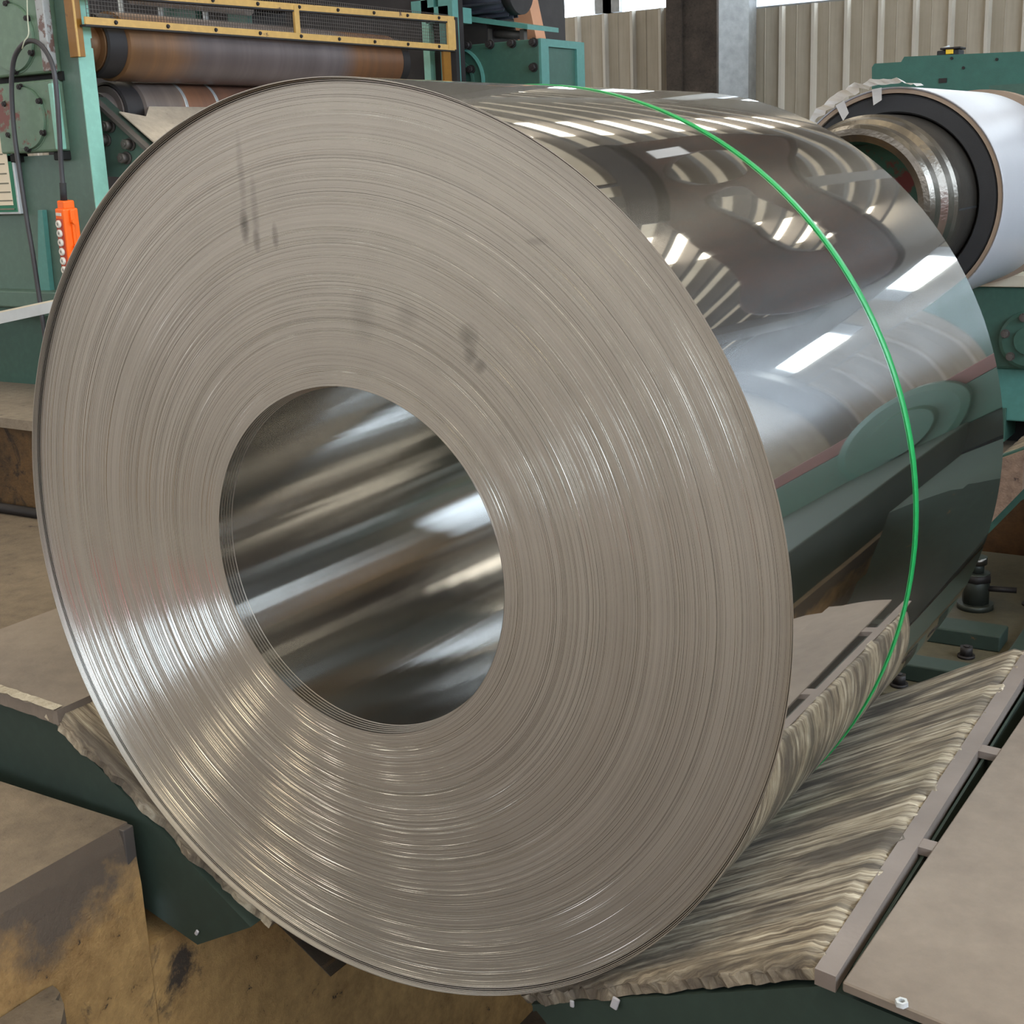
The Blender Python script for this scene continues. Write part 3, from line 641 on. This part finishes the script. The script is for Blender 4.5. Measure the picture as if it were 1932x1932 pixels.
# bolted bracket and the pale apron sheet on it
yb = 1.95
A0, A1 = at(183, 183, 'y', yb), at(330, 318, 'y', yb)
L0, L1, L2 = at(192, 332, 'y', yb), at(240, 335, 'y', yb), at(330, 380, 'y', yb)
bm = bmesh.new(); prism(bm, [tuple(A0), tuple(A1), tuple(L2), tuple(L1), tuple(L0)], (0, .04, 0)); br = obj('bracket_plate', bm, 'teal', st)
d = (A1-A0)
bm = bmesh.new(); prism(bm, [tuple(A0+np.array((0, -.03, 0))), tuple(A1+np.array((0, -.03, 0))), tuple(A1+np.array((0, -.03, -.016))), tuple(A0+np.array((0, -.03, -.016)))], (0, .07, 0)); obj('top_flange', bm, 'grey', br)
b2 = bolt_mesh('bolt', .018, .035, 'grey')
for px, py in ((210, 238), (202, 264), (248, 272), (241, 298)): share('bolt', b2, br, tuple(at(px, py, 'y', yb)))
S0, S1 = at(224, 214, 'y', yb+.01), at(335, 312, 'y', yb+.01)
s0 = at(272, 213, 'y', yb+.01); dn = np.array((0, 0, .004))
dirv = (S1-S0)/np.linalg.norm(S1-S0); nq = np.array((-dirv[2], 0, dirv[0]))
S0b = S0+np.array((0, .0, 0)); e = dirv*.035
poly = [S0b, S1, S1+np.array((0, 1.5, 0)), S0b-e+np.array((0, 1.5, 0)), S0b-e+np.array((0, .17, 0)), S0b+dirv*.03+np.array((0, .10, 0)), S0b+dirv*.008+np.array((0, .03, 0))]
bm = bmesh.new(); prism(bm, [tuple(q+nq*.004) for q in poly], tuple(nq*.004)); obj('apron_sheet', bm, 'apron', st)
# guard: yellow bars carrying wire mesh
xg = -2.455
gd = thing('mesh_guard', 'yellow framed wire mesh guard across the upper brown roll', 'guard')
def gp_(px, py): return at(px, py, 'x', xg)
def gbar(p0, p1, h, name='guard_bar', m='yellow'):
    a, b = gp_(*p0), gp_(*p1); bm = bmesh.new()
    u = np.array((0, 0, h))
    prism(bm, [tuple(a), tuple(b), tuple(b-u), tuple(a-u)], (-.006, 0, 0)); g_ = obj(name, bm, m, gd)
    bm = bmesh.new(); prism(bm, [tuple(a-u), tuple(b-u), tuple(b-u*1.25), tuple(a-u*1.25)], (-.03, 0, 0)); obj('bar_flange', bm, 'dark', g_)
    return g_, a, b
gs = bolt_mesh('screw', .006, .006, 'dark', 'x')
for p0, p1, h in (((160, 31), (858, 85), .024), ((150, -26), (858, 31), .024)):
    g_, a, b = gbar(p0, p1, h)
    for k in range(9):
        q = a+(b-a)*(.06+k*.11); share('screw', gs, g_, (xg+.001, q[1], q[2]-h*.5))
for px0, px1 in ((553, 562), (842, 856)):
    a = gp_(px0, 0); b = gp_(px1, 0); zt = gp_(px0, 10 if px0 < 600 else 36)[2]; zb = gp_(px0, 62 if px0 < 600 else 92)[2]
    obj('guard_post', B(box, xg-.008, xg+.002, a[1], b[1], zb, zt), 'yellow', gd)
a = gp_(857, 40); obj('guard_post', B(box, xg-.05, xg, a[1], a[1]+.03, .8, gp_(857, 32)[2]), 'dark', gd)
a = gp_(846, 100); obj('guard_leg', B(box, xg-.02, xg-.008, a[1]-.03, a[1]+.03, .8, gp_(846, 95)[2]), 'ochre_bar', gd)
a = gp_(142, 0); b = gp_(162, 0)
obj('guard_bracket', B(box, xg-.075, xg-.03, 1.76, 1.79, gp_(150, 105)[2], 1.6, .002), 'ochre_bar', gd); obj('bracket_edge', B(box, xg-.031, xg-.027, 1.757, 1.764, gp_(150, 105)[2], 1.6), 'yellow', gd)
ya, yb_ = gp_(165, 0)[1], gp_(850, 0)[1]
bm = bmesh.new(); 
za = gp_(160, 34)[2]-.01; zb = za+.155; ny = int((yb_-ya)/.014); nz = int((zb-za)/.014)
for i in range(ny+1): y = ya+i*.014; box(bm, xg-.0125, xg-.0110, y-.0007, y+.0007, za, zb)
for i in range(nz+1): z = za+i*.014; box(bm, xg-.0125, xg-.0110, ya, yb_, z-.0007, z+.0007)
wm = obj('wire_mesh', bm, 'grey', gd); wm['kind'] = 'stuff'

# far gearbox, motor and surroundings
gb = thing('gearbox', 'dark green bolted gearbox with bright recessed end, right of the mesh guard', 'gearbox')
YG = 4.2; q0, q1 = at(862, 85, 'y', YG), at(1020, 72, 'y', YG); zt = float(q1[2])
obj('housing', B(box, q0[0]-.3, q1[0]-.012, YG, YG+.42, FLOOR, zt, .004), 'green_m', gb)
bm = bmesh.new(); yA, yB2 = YG, float(at(1102, 76, 'x', q1[0])[1]); xA = float(q1[0])
y_a, y_b, zz = float(at(1035, 88, 'x', xA)[1]), float(at(1088, 93, 'x', xA)[1]), float(at(1036, 88, 'x', xA)[2])
box(bm, xA-.012, xA, yA, y_a, FLOOR, zt); box(bm, xA-.012, xA, y_b, yB2, FLOOR, zt); box(bm, xA-.012, xA, y_a, y_b, zz, zt)
obj('end_frame_lit', bm, 'aqua', gb); obj('end_panel_lit', B(box, xA-.05, xA-.04, y_a-.01, y_b+.01, FLOOR, zz+.01), 'aqua', gb)  # end coloured brighter than the housing, as a side turned to the light
b3 = bolt_mesh('bolt', .017, .028, 'dark')
for px, py in ((884, 86), (926, 84), (967, 82), (1008, 80), (1008, 127), (890, 131)): share('bolt', b3, gb, tuple(at(px, py, 'y', YG)))
cc = at(862, 155, 'y', YG)
for r_ in (.165, .105): obj('boss_ring', B(lathe, (cc[0], YG, cc[2]), [(r_, 0), (r_, -.012), (r_-.012, -.014), (r_-.012, 0)], 48), 'aqua' if r_ > .15 else 'green_m', gb)
mo = thing('electric_motor', 'dark grey finned electric motor on a pale teal base plate', 'motor')
YM = 4.35
pl, pr = at(868, 28, 'y', YM), at(995, 46, 'y', YM)
bm = bmesh.new(); prism(bm, [tuple(pl), tuple(pr), tuple(pr+np.array((0, 0, -.022))), tuple(pl+np.array((0, 0, -.026)))], (0, .3, 0)); obj('base_plate', bm, 'aqua', mo)
m0, m1 = at(848, 8, 'y', YM), at(943, 8, 'y', YM); mz = float(m0[2])+.05
bm = bmesh.new(); cyl(bm, (m0[0], YM+.12, mz), (m1[0], YM+.12, mz), .115, seg=32); obj('motor_body', bm, 'motor', mo)
for k in range(9):
    a = R(180+k*22.5-90+90); 
    bm = bmesh.new(); c_, s_ = math.cos(R(130+k*20)), math.sin(R(130+k*20))
    prism(bm, [(m0[0]+.03, YM+.12+c_*.112, mz+s_*.112), (m0[0]+.03, YM+.12+c_*.135-s_*.004, mz+s_*.135+c_*.004), (m0[0]+.03, YM+.12+c_*.135+s_*.004, mz+s_*.135-c_*.004)], (m1[0]-m0[0]-.03, 0, 0)); obj('cooling_fin', bm, 'motor', mo)
bm = bmesh.new(); cyl(bm, (m0[0]-.03, YM+.12, mz), (m0[0]+.02, YM+.12, mz), .135, seg=32); obj('end_bell', bm, 'motor', mo)
bm = bmesh.new(); cyl(bm, (m1[0], YM+.12, mz), (m1[0]+.05, YM+.12, mz), .12, seg=32); obj('fan_cowl', bm, 'dark', mo)
q = at(857, 12, 'y', YM-.02); obj('nameplate', B(box, q[0]-.016, q[0]+.016, YM-.022, YM-.018, q[2]-.024, q[2]+.024), 'copper', mo)
for px in (912, 978):
    q = at(px, 50, 'y', YM); obj('jacking_post', B(box, q[0]-.012, q[0]+.012, YM+.03, YM+.06, zt, float(q[2])-.01), 'grey', mo)
q0, q1 = at(912, 62, 'y', YM), at(965, 64, 'y', YM); obj('coupling_shaft', B(cyl, (q0[0], YM+.1, q0[2]), (q1[0], YM+.1, q1[2]), .02), 'grey', mo)
obj('motor_foot', B(box, pl[0]+.0, pl[0]+.14, YM+.02, YM+.28, zt, float(pl[2])-.02), 'dark', mo)
bx = at(866, 64, 'y', 4.3)
tg_ = obj('junction_box', B(box, bx[0]-.034, bx[0]+.034, 4.18, 4.24, bx[2]-.05, bx[2]+.05, .006), 'cream'); tag(tg_, 'small cream junction box between mesh guard and motor', 'box')
p0, p1 = at(994, 72, 'y', 4.75), at(962, -80, 'y', 4.75)
bm = bmesh.new(); hw = np.array((.055, 0, 0)); 
prism(bm, [tuple(p0-hw), tuple(p0+hw), tuple(p1+hw), tuple(p1-hw)], (0, .1, 0)); prism(bm, [tuple(p0-hw), tuple(p0+hw), (p0[0]+.055+.1, 4.75, FLOOR), (p0[0]-.055+.1, 4.75, FLOOR)], (0, .1, 0))
tag(obj('slanted_post', bm, 'tan'), 'slanted tan steel post behind the electric motor', 'post')
dk = thing('mill_housing', 'dark mill housing with pipes seen through the mesh guard', 'machine frame')
YK = 5.4
def kx(px): return float(at(px, 30, 'y', YK)[0])
obj('frame_panel', B(box, kx(60), kx(466), YK, YK+.4, FLOOR, 3.2), 'dark', dk); obj('frame_panel', B(box, kx(540), kx(1000), YK, YK+.4, FLOOR, 3.0), 'dark', dk)
obj('frame_panel', B(box, kx(466), kx(540), YK, YK+.4, FLOOR, float(at(500, 50, 'y', YK)[2])), 'dark', dk); obj('frame_panel', B(box, kx(466), kx(540), YK, YK+.4, float(at(500, 12, 'y', YK)[2]), 3.0), 'dark', dk)
for px, w_, m in ((230, .03, 'zinc'), (304, .03, 'zinc'), (388, .03, 'zinc'), (738, .06, 'galv'), (757, .02, 'zinc'), (776, .02, 'zinc')):
    q = at(px, 25, 'y', YK-.1); obj('pipe', B(cyl, (q[0], YK-.1, q[2]-.14), (q[0], YK-.1, q[2]+.10), w_*.6), m, dk)
q0, q1 = at(250, -6, 'y', YK-.2), at(470, 14, 'y', YK-.2); obj('pipe', B(cyl, tuple(q0), tuple(q1), .05), 'bar_steel', dk)
for px0, px1, m in ((300, 370, 'green_m'), (430, 466, 'green_m')):
    q0, q1 = at(px0, 36, 'y', YK-.05), at(px1, 36, 'y', YK-.05); obj('cover_panel', B(box, q0[0], q1[0], YK-.05, YK, q0[2]-.25, q0[2]+.12), m, dk)
for px, py in ((808, 8), (835, 20)):
    q = at(px, py, 'y', 4.0); obj('cap_block', B(box, q[0]-.10, q[0]+.03, 4.0, 4.2, q[2]-.05, q[2]+.02), 'aqua', dk)

# pendant control and cable, string, notice
YP = 1.70
P_ = lambda px, py, y=YP: tuple(at(px, py, 'y', y))
cb = thing('pendant_cable', 'thick black cable looped on a string in front of the green stand', 'cable')
loop = [(95, 720), (84, 630), (74, 560), (62, 480), (50, 410), (38, 330), (28, 260), (23, 200), (22, 150), (27, 110), (42, 85), (58, 77), (76, 84), (93, 108), (103, 140), (108, 190), (112, 250), (116, 320), (121, 372)]
obj('cable_loop', B(tube, spline([P_(*q) for q in loop], 6), .0085, 10), 'cable', cb); obj('cable_sleeve', B(tube, [P_(118.5, 345), P_(120.5, 378)], .0115, 14), 'rubber', cb)
tag(obj('string', B(tube, spline([P_(50, -40, YP-.005), P_(52, 30, YP-.005), P_(54, 64, YP-.015), P_(46, 78, YP-.02), P_(42, 92, YP-.012)], 4), .0022, 6), 'string'), 'thin pale string holding up the cable loop', 'string')
pd = thing('pendant_control', 'orange six-button pendant control hanging beside the coil', 'pendant control', loc=P_(121, 378))
tilt = R(0)
pd.rotation_euler = (R(2), R(3.5), R(-8))
HP = .262
bm = bmesh.new(); box(bm, -.026, .026, -.026, .034, -HP, -.026, .006); box(bm, -.020, .022, -.018, .026, -.03, 0, .005); obj('housing', bm, 'orange', pd)
obj('button_panel', B(box, -.021, .019, -.029, -.022, -HP+.012, -.06, .002), 'orange_d', pd)
obj('name_tag', B(box, -.014, .014, -.030, -.026, -.050, -.040), 'button', pd)
for k in range(6):
    z_ = -.078-k*.0315
    kb = obj('push_button', B(lathe, (0, 0, 0), [(.0135, 0), (.0135, -.006), (.011, -.009), (.006, -.009), (.005, -.007), (0, -.007)], 24), 'button', pd, (-.001, -.028, z_))
    obj('button_core', B(cyl, (0, -.007, 0), (0, -.0085, 0), .0046, seg=14), 'btn_c', kb)
bm = bmesh.new(); box(bm, .024, .036, -.004, .016, -.075, -.03, .004); box(bm, .024, .033, .0, .012, -.235, -.075, .003); obj('side_latch', bm, 'orange', pd)
for z_ in (-.07, -.155, -.225): obj('latch_knob', B(cyl, (.028, .006, z_), (.042, .006, z_), .009, seg=14), 'orange', pd)
nt = thing('notice_plate', 'cream notice plate with green border on the green stand', 'notice')
c00, c10, c11, c01 = P_(-60, 240, 1.765), P_(16, 245, 1.765), P_(36, 404, 1.765), P_(-40, 400, 1.765)
x0n, x1n, z0n, z1n = -3.25, c10[0], c11[2], c10[2]
bd = obj('board', B(box, x0n, x1n, 1.768, 1.785, z0n, z1n, .003), 'zinc', nt)
obj('green_border', B(box, x0n+.004, x1n-.010, 1.765, 1.769, z0n+.008, z1n-.004), 'card_green', nt)
obj('card', B(box, x0n+.02, x1n-.026, 1.762, 1.766, z0n+.032, z1n-.022, .001), 'card', nt)
for k, ln in enumerate((.11, .10, .13, .12, .10, .13, .13)):
    z_ = z1n-.085-k*.034 if k < 4 else z1n-.098-k*.030; obj('printed_line', B(box, x1n-.045-ln, x1n-.045+.004*k, 1.7612, 1.7625, z_, z_+.005), 'ink', nt)

# plinth under the stand, pipe on the floor, white angle bar
pz = float(at(40, 790, 'y', 1.44)[2])
pf = obj('floor_plinth', B(box, -5.5, -1.75, 1.44, 2.9, FLOOR, pz-.03), 'plinth_face'); struct(pf)
bm = bmesh.new(); n_ = 40; pts = [(-5.5+3.77*i/n_, 1.425+.012*noise.noise((i*.7, 0, 3)), pz) for i in range(n_+1)]
prism(bm, pts+[(-1.73, 2.9, pz), (-5.5, 2.9, pz)], (0, 0, -.035)); struct(obj('floor_plinth_slab', bm, 'plinth'))
tag(obj('floor_pipe', B(tube, [(-4.6, 1.36, FLOOR+.018), (-3, 1.375, FLOOR+.017), (-1.8, 1.38, FLOOR+.018)], .018, 12), 'dark'), 'dark pipe lying on the floor along the concrete plinth', 'pipe')
ab = thing('angle_bar', 'pale grey steel angle bar jutting in at the left edge', 'angle bar')
a, b = at(-60, 603, 'y', 1.2), at(150, 558, 'y', 1.2)
dv = b-a; a = a-dv*.6
bm = bmesh.new(); u = np.array((0, 0, .036)); prism(bm, [tuple(a), tuple(a+dv*1.7), tuple(a+dv*1.7-u*.85), tuple(a-u)], (0, .005, 0)); obj('face_leg', bm, 'zinc', ab)
bm = bmesh.new(); prism(bm, [tuple(a), tuple(a+dv*1.7), tuple(a+dv*1.7+np.array((0, .05, 0))), tuple(a+np.array((0, .05, 0)))], (0, 0, .005)); obj('top_leg', bm, 'cream', ab)
obj('support_post', B(box, a[0]+.01, a[0]+.05, 1.205, 1.24, FLOOR, float(a[2])), 'zinc', ab)

# ================================================================ UNCOILER MANDREL (upper right)
MX, MZ = .05, .41
un = thing('uncoiler', 'green uncoiler with worn steel mandrel facing the coil, at the right', 'uncoiler')
cM = (MX, 0, MZ)
obj('mandrel_body', B(lathe, cM, [(.236, 2.28), (.249, 2.30), (.249, 2.62), (.249, 3.5)], 96), 'mandrel', un)
obj('mandrel_ring', B(lathe, cM, [(.178, 2.165), (.196, 2.155), (.212, 2.158), (.222, 2.172), (.224, 2.215), (.218, 2.222), (.218, 2.24), (.236, 2.25), (.242, 2.285), (.236, 2.29)], 96), 'mandrel', un)
obj('mandrel_socket', B(lathe, cM, [(.178, 2.165), (.172, 2.20), (.168, 2.30), (.10, 2.33), (.05, 2.33)], 64), 'red_green' if 'red_green' in M else 'green_dk', un)
obj('drawbar_bore', B(lathe, cM, [(.05, 2.33), (.05, 2.6), (0, 2.6)], 32), 'black', un)
for k, a in enumerate((-3, 87, 177, 267)):
    c_, s_ = math.cos(R(a)), math.sin(R(a)); bm = bmesh.new()
    prism(bm, [(MX+c_*.2495+s_*.003, 2.31, MZ+s_*.2495-c_*.003), (MX+c_*.2495-s_*.003, 2.31, MZ+s_*.2495+c_*.003), (MX+c_*.240-s_*.003, 2.31, MZ+s_*.240+c_*.003), (MX+c_*.240+s_*.003, 2.31, MZ+s_*.240-c_*.003)], (0, .5, 0)); obj('segment_joint', bm, 'black', un)
YH = 3.6
hx0 = float(at(1836, 600, 'y', YH)[0]); hz1 = float(at(1880, 541, 'y', YH)[2]); hz0 = float(at(1890, 696, 'y', YH)[2])
obj('housing', B(box, hx0-.05, 2.6, YH, YH+.9, hz0, hz1, .01), 'green_m', un)
obj('lower_housing', B(box, hx0-.05, .75, YH+.03, YH+.9, -.44, hz0, .006), 'aqua', un); obj('skirt', B(box, hx0-.05, float(at(1897, 800, 'y', YH+.02)[0]), YH+.02, YH+.3, -.52, hz0-.15, .004), 'green_m', un)
obj('machine_foot', B(box, hx0, 2.6, YH+.2, YH+.9, FLOOR, -.43), 'black', un)
obj('side_base', B(box, .75, 2.6, YH+.03, YH+.9, -.44, hz0, .006), 'green_dk', un); obj('side_base', B(box, 1.46, 2.7, 1.35, YH-.02, FLOOR, -.22, .01), 'green_dk', un); obj('red_strip', B(box, 1.0, 2.6, YH-.005, YH+.1, hz1, hz1+.10, .004), 'maroon', un)
obj('top_strip', B(box, hx0-.02, .5, YH-.01, YH+.12, hz1, hz1+.045, .004), 'cream', un)
hc = at(1945, 640, 'y', YH); hr = abs(float(at(1888, 640, 'y', YH)[0]-hc[0]))
hb = obj('hub_flange', B(lathe, (hc[0], YH, hc[2]), [(hr, .002), (hr, -.03), (hr-.012, -.036), (.05, -.036), (.05, -.05), (0, -.05)], 56), 'green_m', un)
b4 = bolt_mesh('bolt', .013, .02, 'grey')
for k in range(6): a = R(75+60*k+150); share('bolt', b4, hb, (hc[0]+.085*math.cos(a), YH-.036, hc[2]+.085*math.sin(a)))
obj('bearing_cap', B(lathe, (1.75, YH, -.05), [(.30, .002), (.30, -.05), (.26, -.06), (.17, -.06), (.16, -.10), (0, -.10)], 56), 'green_m', un)
obj('head_frame', B(box, hx0-.1, 1.5, YH+.5, YH+.9, hz1-.02, .78), 'green_m', un)
obj('end_shield', B(lathe, cM, [(.249, 3.52), (.338, 3.52), (.338, 3.62), (.2, 3.62)], 64), 'buff', un)
bm = bmesh.new(); YBm = 4.3
pts = [at(px, py, 'y', YBm) for px, py in ((1645, 240), (1645, 127), (1650, 120), (1700, 117), (1706, 107), (1932, 97), (2300, 75), (2300, 215))]
prism(bm, [tuple(q) for q in pts], (0, .12, 0)); obj('cover_beam', bm, 'beam', un)
for px, py in ((1818, 128), (1796, 110), (1881, 112)):
    q = at(px, py, 'y', YBm); obj('bolt', B(cyl, (q[0], YBm, q[2]), (q[0], YBm-.006, q[2]), .006, seg=12), 'dark', un)
q = at(1779, 152, 'y', YBm); obj('beam_slot', B(box, q[0]-.016, q[0]+.016, YBm-.004, YBm+.002, q[2]-.009, q[2]+.009), 'dark', un)
obj('beam_leg', B(box, 1.0, 1.15, YBm+.13, YBm+.3, FLOOR, .85), 'green_m', un)
sv = thing('limit_switch', 'small black and yellow device on top of the green beam', 'switch')
q = at(1787, 103, 'y', YBm)
obj('switch_base', B(box, q[0]-.045, q[0]+.045, YBm+.01, YBm+.09, q[2]-.004, q[2]+.018, .004), 'rubber', sv); obj('switch_case', B(box, q[0]-.008, q[0]+.022, YBm+.005, YBm+.08, q[2]+.002, q[2]+.022, .002), 'yblk', sv); obj('switch_cap', B(box, q[0]-.03, q[0]+.052, YBm, YBm+.09, q[2]+.020, q[2]+.028, .002), 'dark', sv); obj('switch_lever', B(cyl, (q[0]-.03, YBm+.03, q[2]+.026), (q[0]+.0, YBm+.03, q[2]+.034), .004), 'zinc', sv)
# roll of white film on a black sleeve
fr = thing('film_roll', 'white wrapped roll with thick black sleeve on the mandrel', 'roll')
obj('black_sleeve', B(lathe, cM, [(.253, 3.45), (.253, 2.51), (.258, 2.50), (.300, 2.50), (.306, 2.506), (.306, 2.56)], 96), 'rubber', fr)
obj('paper_layer', B(lathe, cM, [(.308, 2.55), (.309, 2.497), (.320, 2.497), (.321, 2.51)], 96), 'buff', fr)
bm = bmesh.new(); pr = []
lathe(bm, cM, [(.321, 2.495), (.3245, 2.492), (.326, 2.50), (.327, 2.8), (.327, 3.38), (.318, 3.43), (.26, 3.45)], 96); obj('white_wrap', bm, 'white', fr)
# torn strip of film along its upper left rim
bm = bmesh.new(); prev = None
for i in range(41):
    t = i/40; a = R(158-t*82); rj = .332+.014*noise.noise((i*.5, 2, 0)); wj = .05+.035*noise.noise((i*.7, 5, 0))-(.025 if i in (12, 13, 27, 28) else 0)
    lift = .035*math.sin(t*math.pi)*t
    row = [bm.verts.new((MX+(rj+lift)*math.cos(a), 2.475-wj*.4+.01*noise.noise((i*.9, 9, 1)), MZ+(rj+lift)*math.sin(a))), bm.verts.new((MX+(rj+.004)*math.cos(a), 2.475+wj, MZ+(rj+.004)*math.sin(a)))]
    if prev: bm.faces.new((prev[0], row[0], row[1], prev[1]))
    prev = row
bmesh.ops.solidify(bm, geom=bm.faces[:], thickness=.001); obj('torn_film', bm, 'tape', fr)
for a_, l_ in ((138, .05), (120, .04), (100, .035)):
    bm = bmesh.new(); c_, s_ = math.cos(R(a_)), math.sin(R(a_)); c2_, s2_ = math.cos(R(a_-5)), math.sin(R(a_-5)); rr_ = .327
    v_ = [bm.verts.new(p) for p in ((MX+rr_*c_, 2.487, MZ+rr_*s_), (MX+rr_*c2_, 2.487, MZ+rr_*s2_), (MX+(rr_-l_)*c2_, 2.482, MZ+(rr_-l_)*s2_), (MX+(rr_-l_*1.3)*c_, 2.480, MZ+(rr_-l_*1.3)*s_))]
    bm.faces.new(v_); bmesh.ops.solidify(bm, geom=bm.faces[:], thickness=.001); obj('film_flap', bm, 'tape', fr)

# ================================================================ overhead lifting hook, mirrored in the coil
hk = thing('lifting_hook', 'rust-brown double plate lifting hook hanging above, mirrored in the coil', 'hook')
outl = [(-.74, 2.87), (-.76, 2.72), (-.46, 2.04), (-.2, 2.08), (.0, 2.16), (.34, 2.15), (.78, 1.89), (1.18, 1.57), (1.44, 1.39), (1.62, 1.42), (1.86, 1.58), (1.96, 1.78), (1.95, 2.0), (1.64, 2.21), (1.39, 2.42), (1.2, 2.6), (.9, 2.8), (.62, 2.95), (.3, 3.0), (-.05, 2.99), (-.42, 2.95)]
gap1 = [(-.36, 2.70), (-.34, 2.36), (-.08, 2.36), (.16, 2.42), (.18, 2.74)]
gap2 = [(.36, 2.64), (.30, 2.46), (.52, 2.37), (.75, 2.20), (1.00, 1.98), (1.25, 1.84), (1.31, 1.98), (1.15, 2.24), (.92, 2.40), (.72, 2.56), (.55, 2.66)]
cu = bpy.data.curves.new('hook_plate', 'CURVE'); cu.dimensions = '2D'; cu.fill_mode = 'BOTH'; cu.extrude = .045; cu.bevel_depth = .012
for pl_ in (outl, gap1, gap2):
    s = cu.splines.new('BEZIER'); s.bezier_points.add(len(pl_)-1); s.use_cyclic_u = True
    for bp_, (x_, z_) in zip(s.bezier_points, pl_): bp_.co = (x_, z_, 0); bp_.handle_left_type = bp_.handle_right_type = 'AUTO'
    s.resolution_u = 5
tmp = bpy.data.objects.new('tmp', cu); C.objects.link(tmp); me = bpy.data.meshes.new_from_object(tmp.evaluated_get(bpy.context.evaluated_depsgraph_get())); bpy.data.objects.remove(tmp); me.name = 'hook_plate'; me.materials.clear(); me.materials.append(M['rust'])
share('hook_plate', me, hk, (0, 5.1, 0), (R(90), 0, 0))
obj('top_bar', B(box, -.8, .75, 4.9, 5.3, 2.86, 3.06, .02), 'dark', hk)
obj('label_plate', B(box, -.55, -.38, 4.99, 5.0, 2.55, 2.75), 'tape', hk)
obj('hanger_chain', B(cyl, (0, 5.1, 3.0), (0, 5.1, roofz(5.1)), .035), 'dark', hk)
rc = thing('tool_cabinet', 'red steel cabinet by the right wall, mirrored as a pink streak in the coil', 'cabinet', loc=(4.6, -2.6, FLOOR))
obj('cabinet_body', B(box, -.3, .5, -1.6, 2.6, .06, 1.75, .01), 'redp', rc); obj('plinth', B(box, -.26, .46, -1.5, 2.5, 0, .06), 'dark', rc)
for k in range(6): obj('door', B(box, -.32, -.30, -1.58+k*.7, -.92+k*.7, .1, 1.7, .006), 'redp', rc)
# small litter
for k, (px, py, s) in enumerate(((1080, 1893, .006), (1161, 1892, .010), (372, 1759, .006))):
    y_ = yfront(at(px, py, 'y', -.05)[0])+.002; q = at(px, py, 'y', y_)
    bm = bmesh.new(); box(bm, -s*.6, s*.6, -.003, .001, -s, s, .002); tag(obj('paper_chip', bm, 'white', None, tuple(q), (0, .3*k, 0)), ('tiny white paper chip, left of two on the right cradle end plate', 'larger white paper chip on the right cradle end plate', 'tiny white speck on the left cradle end plate')[k], 'scrap')
q = at(1701, 1897, 'z', dz)
tag(obj('steel_nut', B(lathe, (0, 0, 0), [(.004, 0), (.004, .006), (.0075, .006), (.008, 0)], 6, axis='z'), 'zinc', None, (q[0], q[1], dz+.0005)), 'small bright nut lying on the brown deck plate', 'nut')
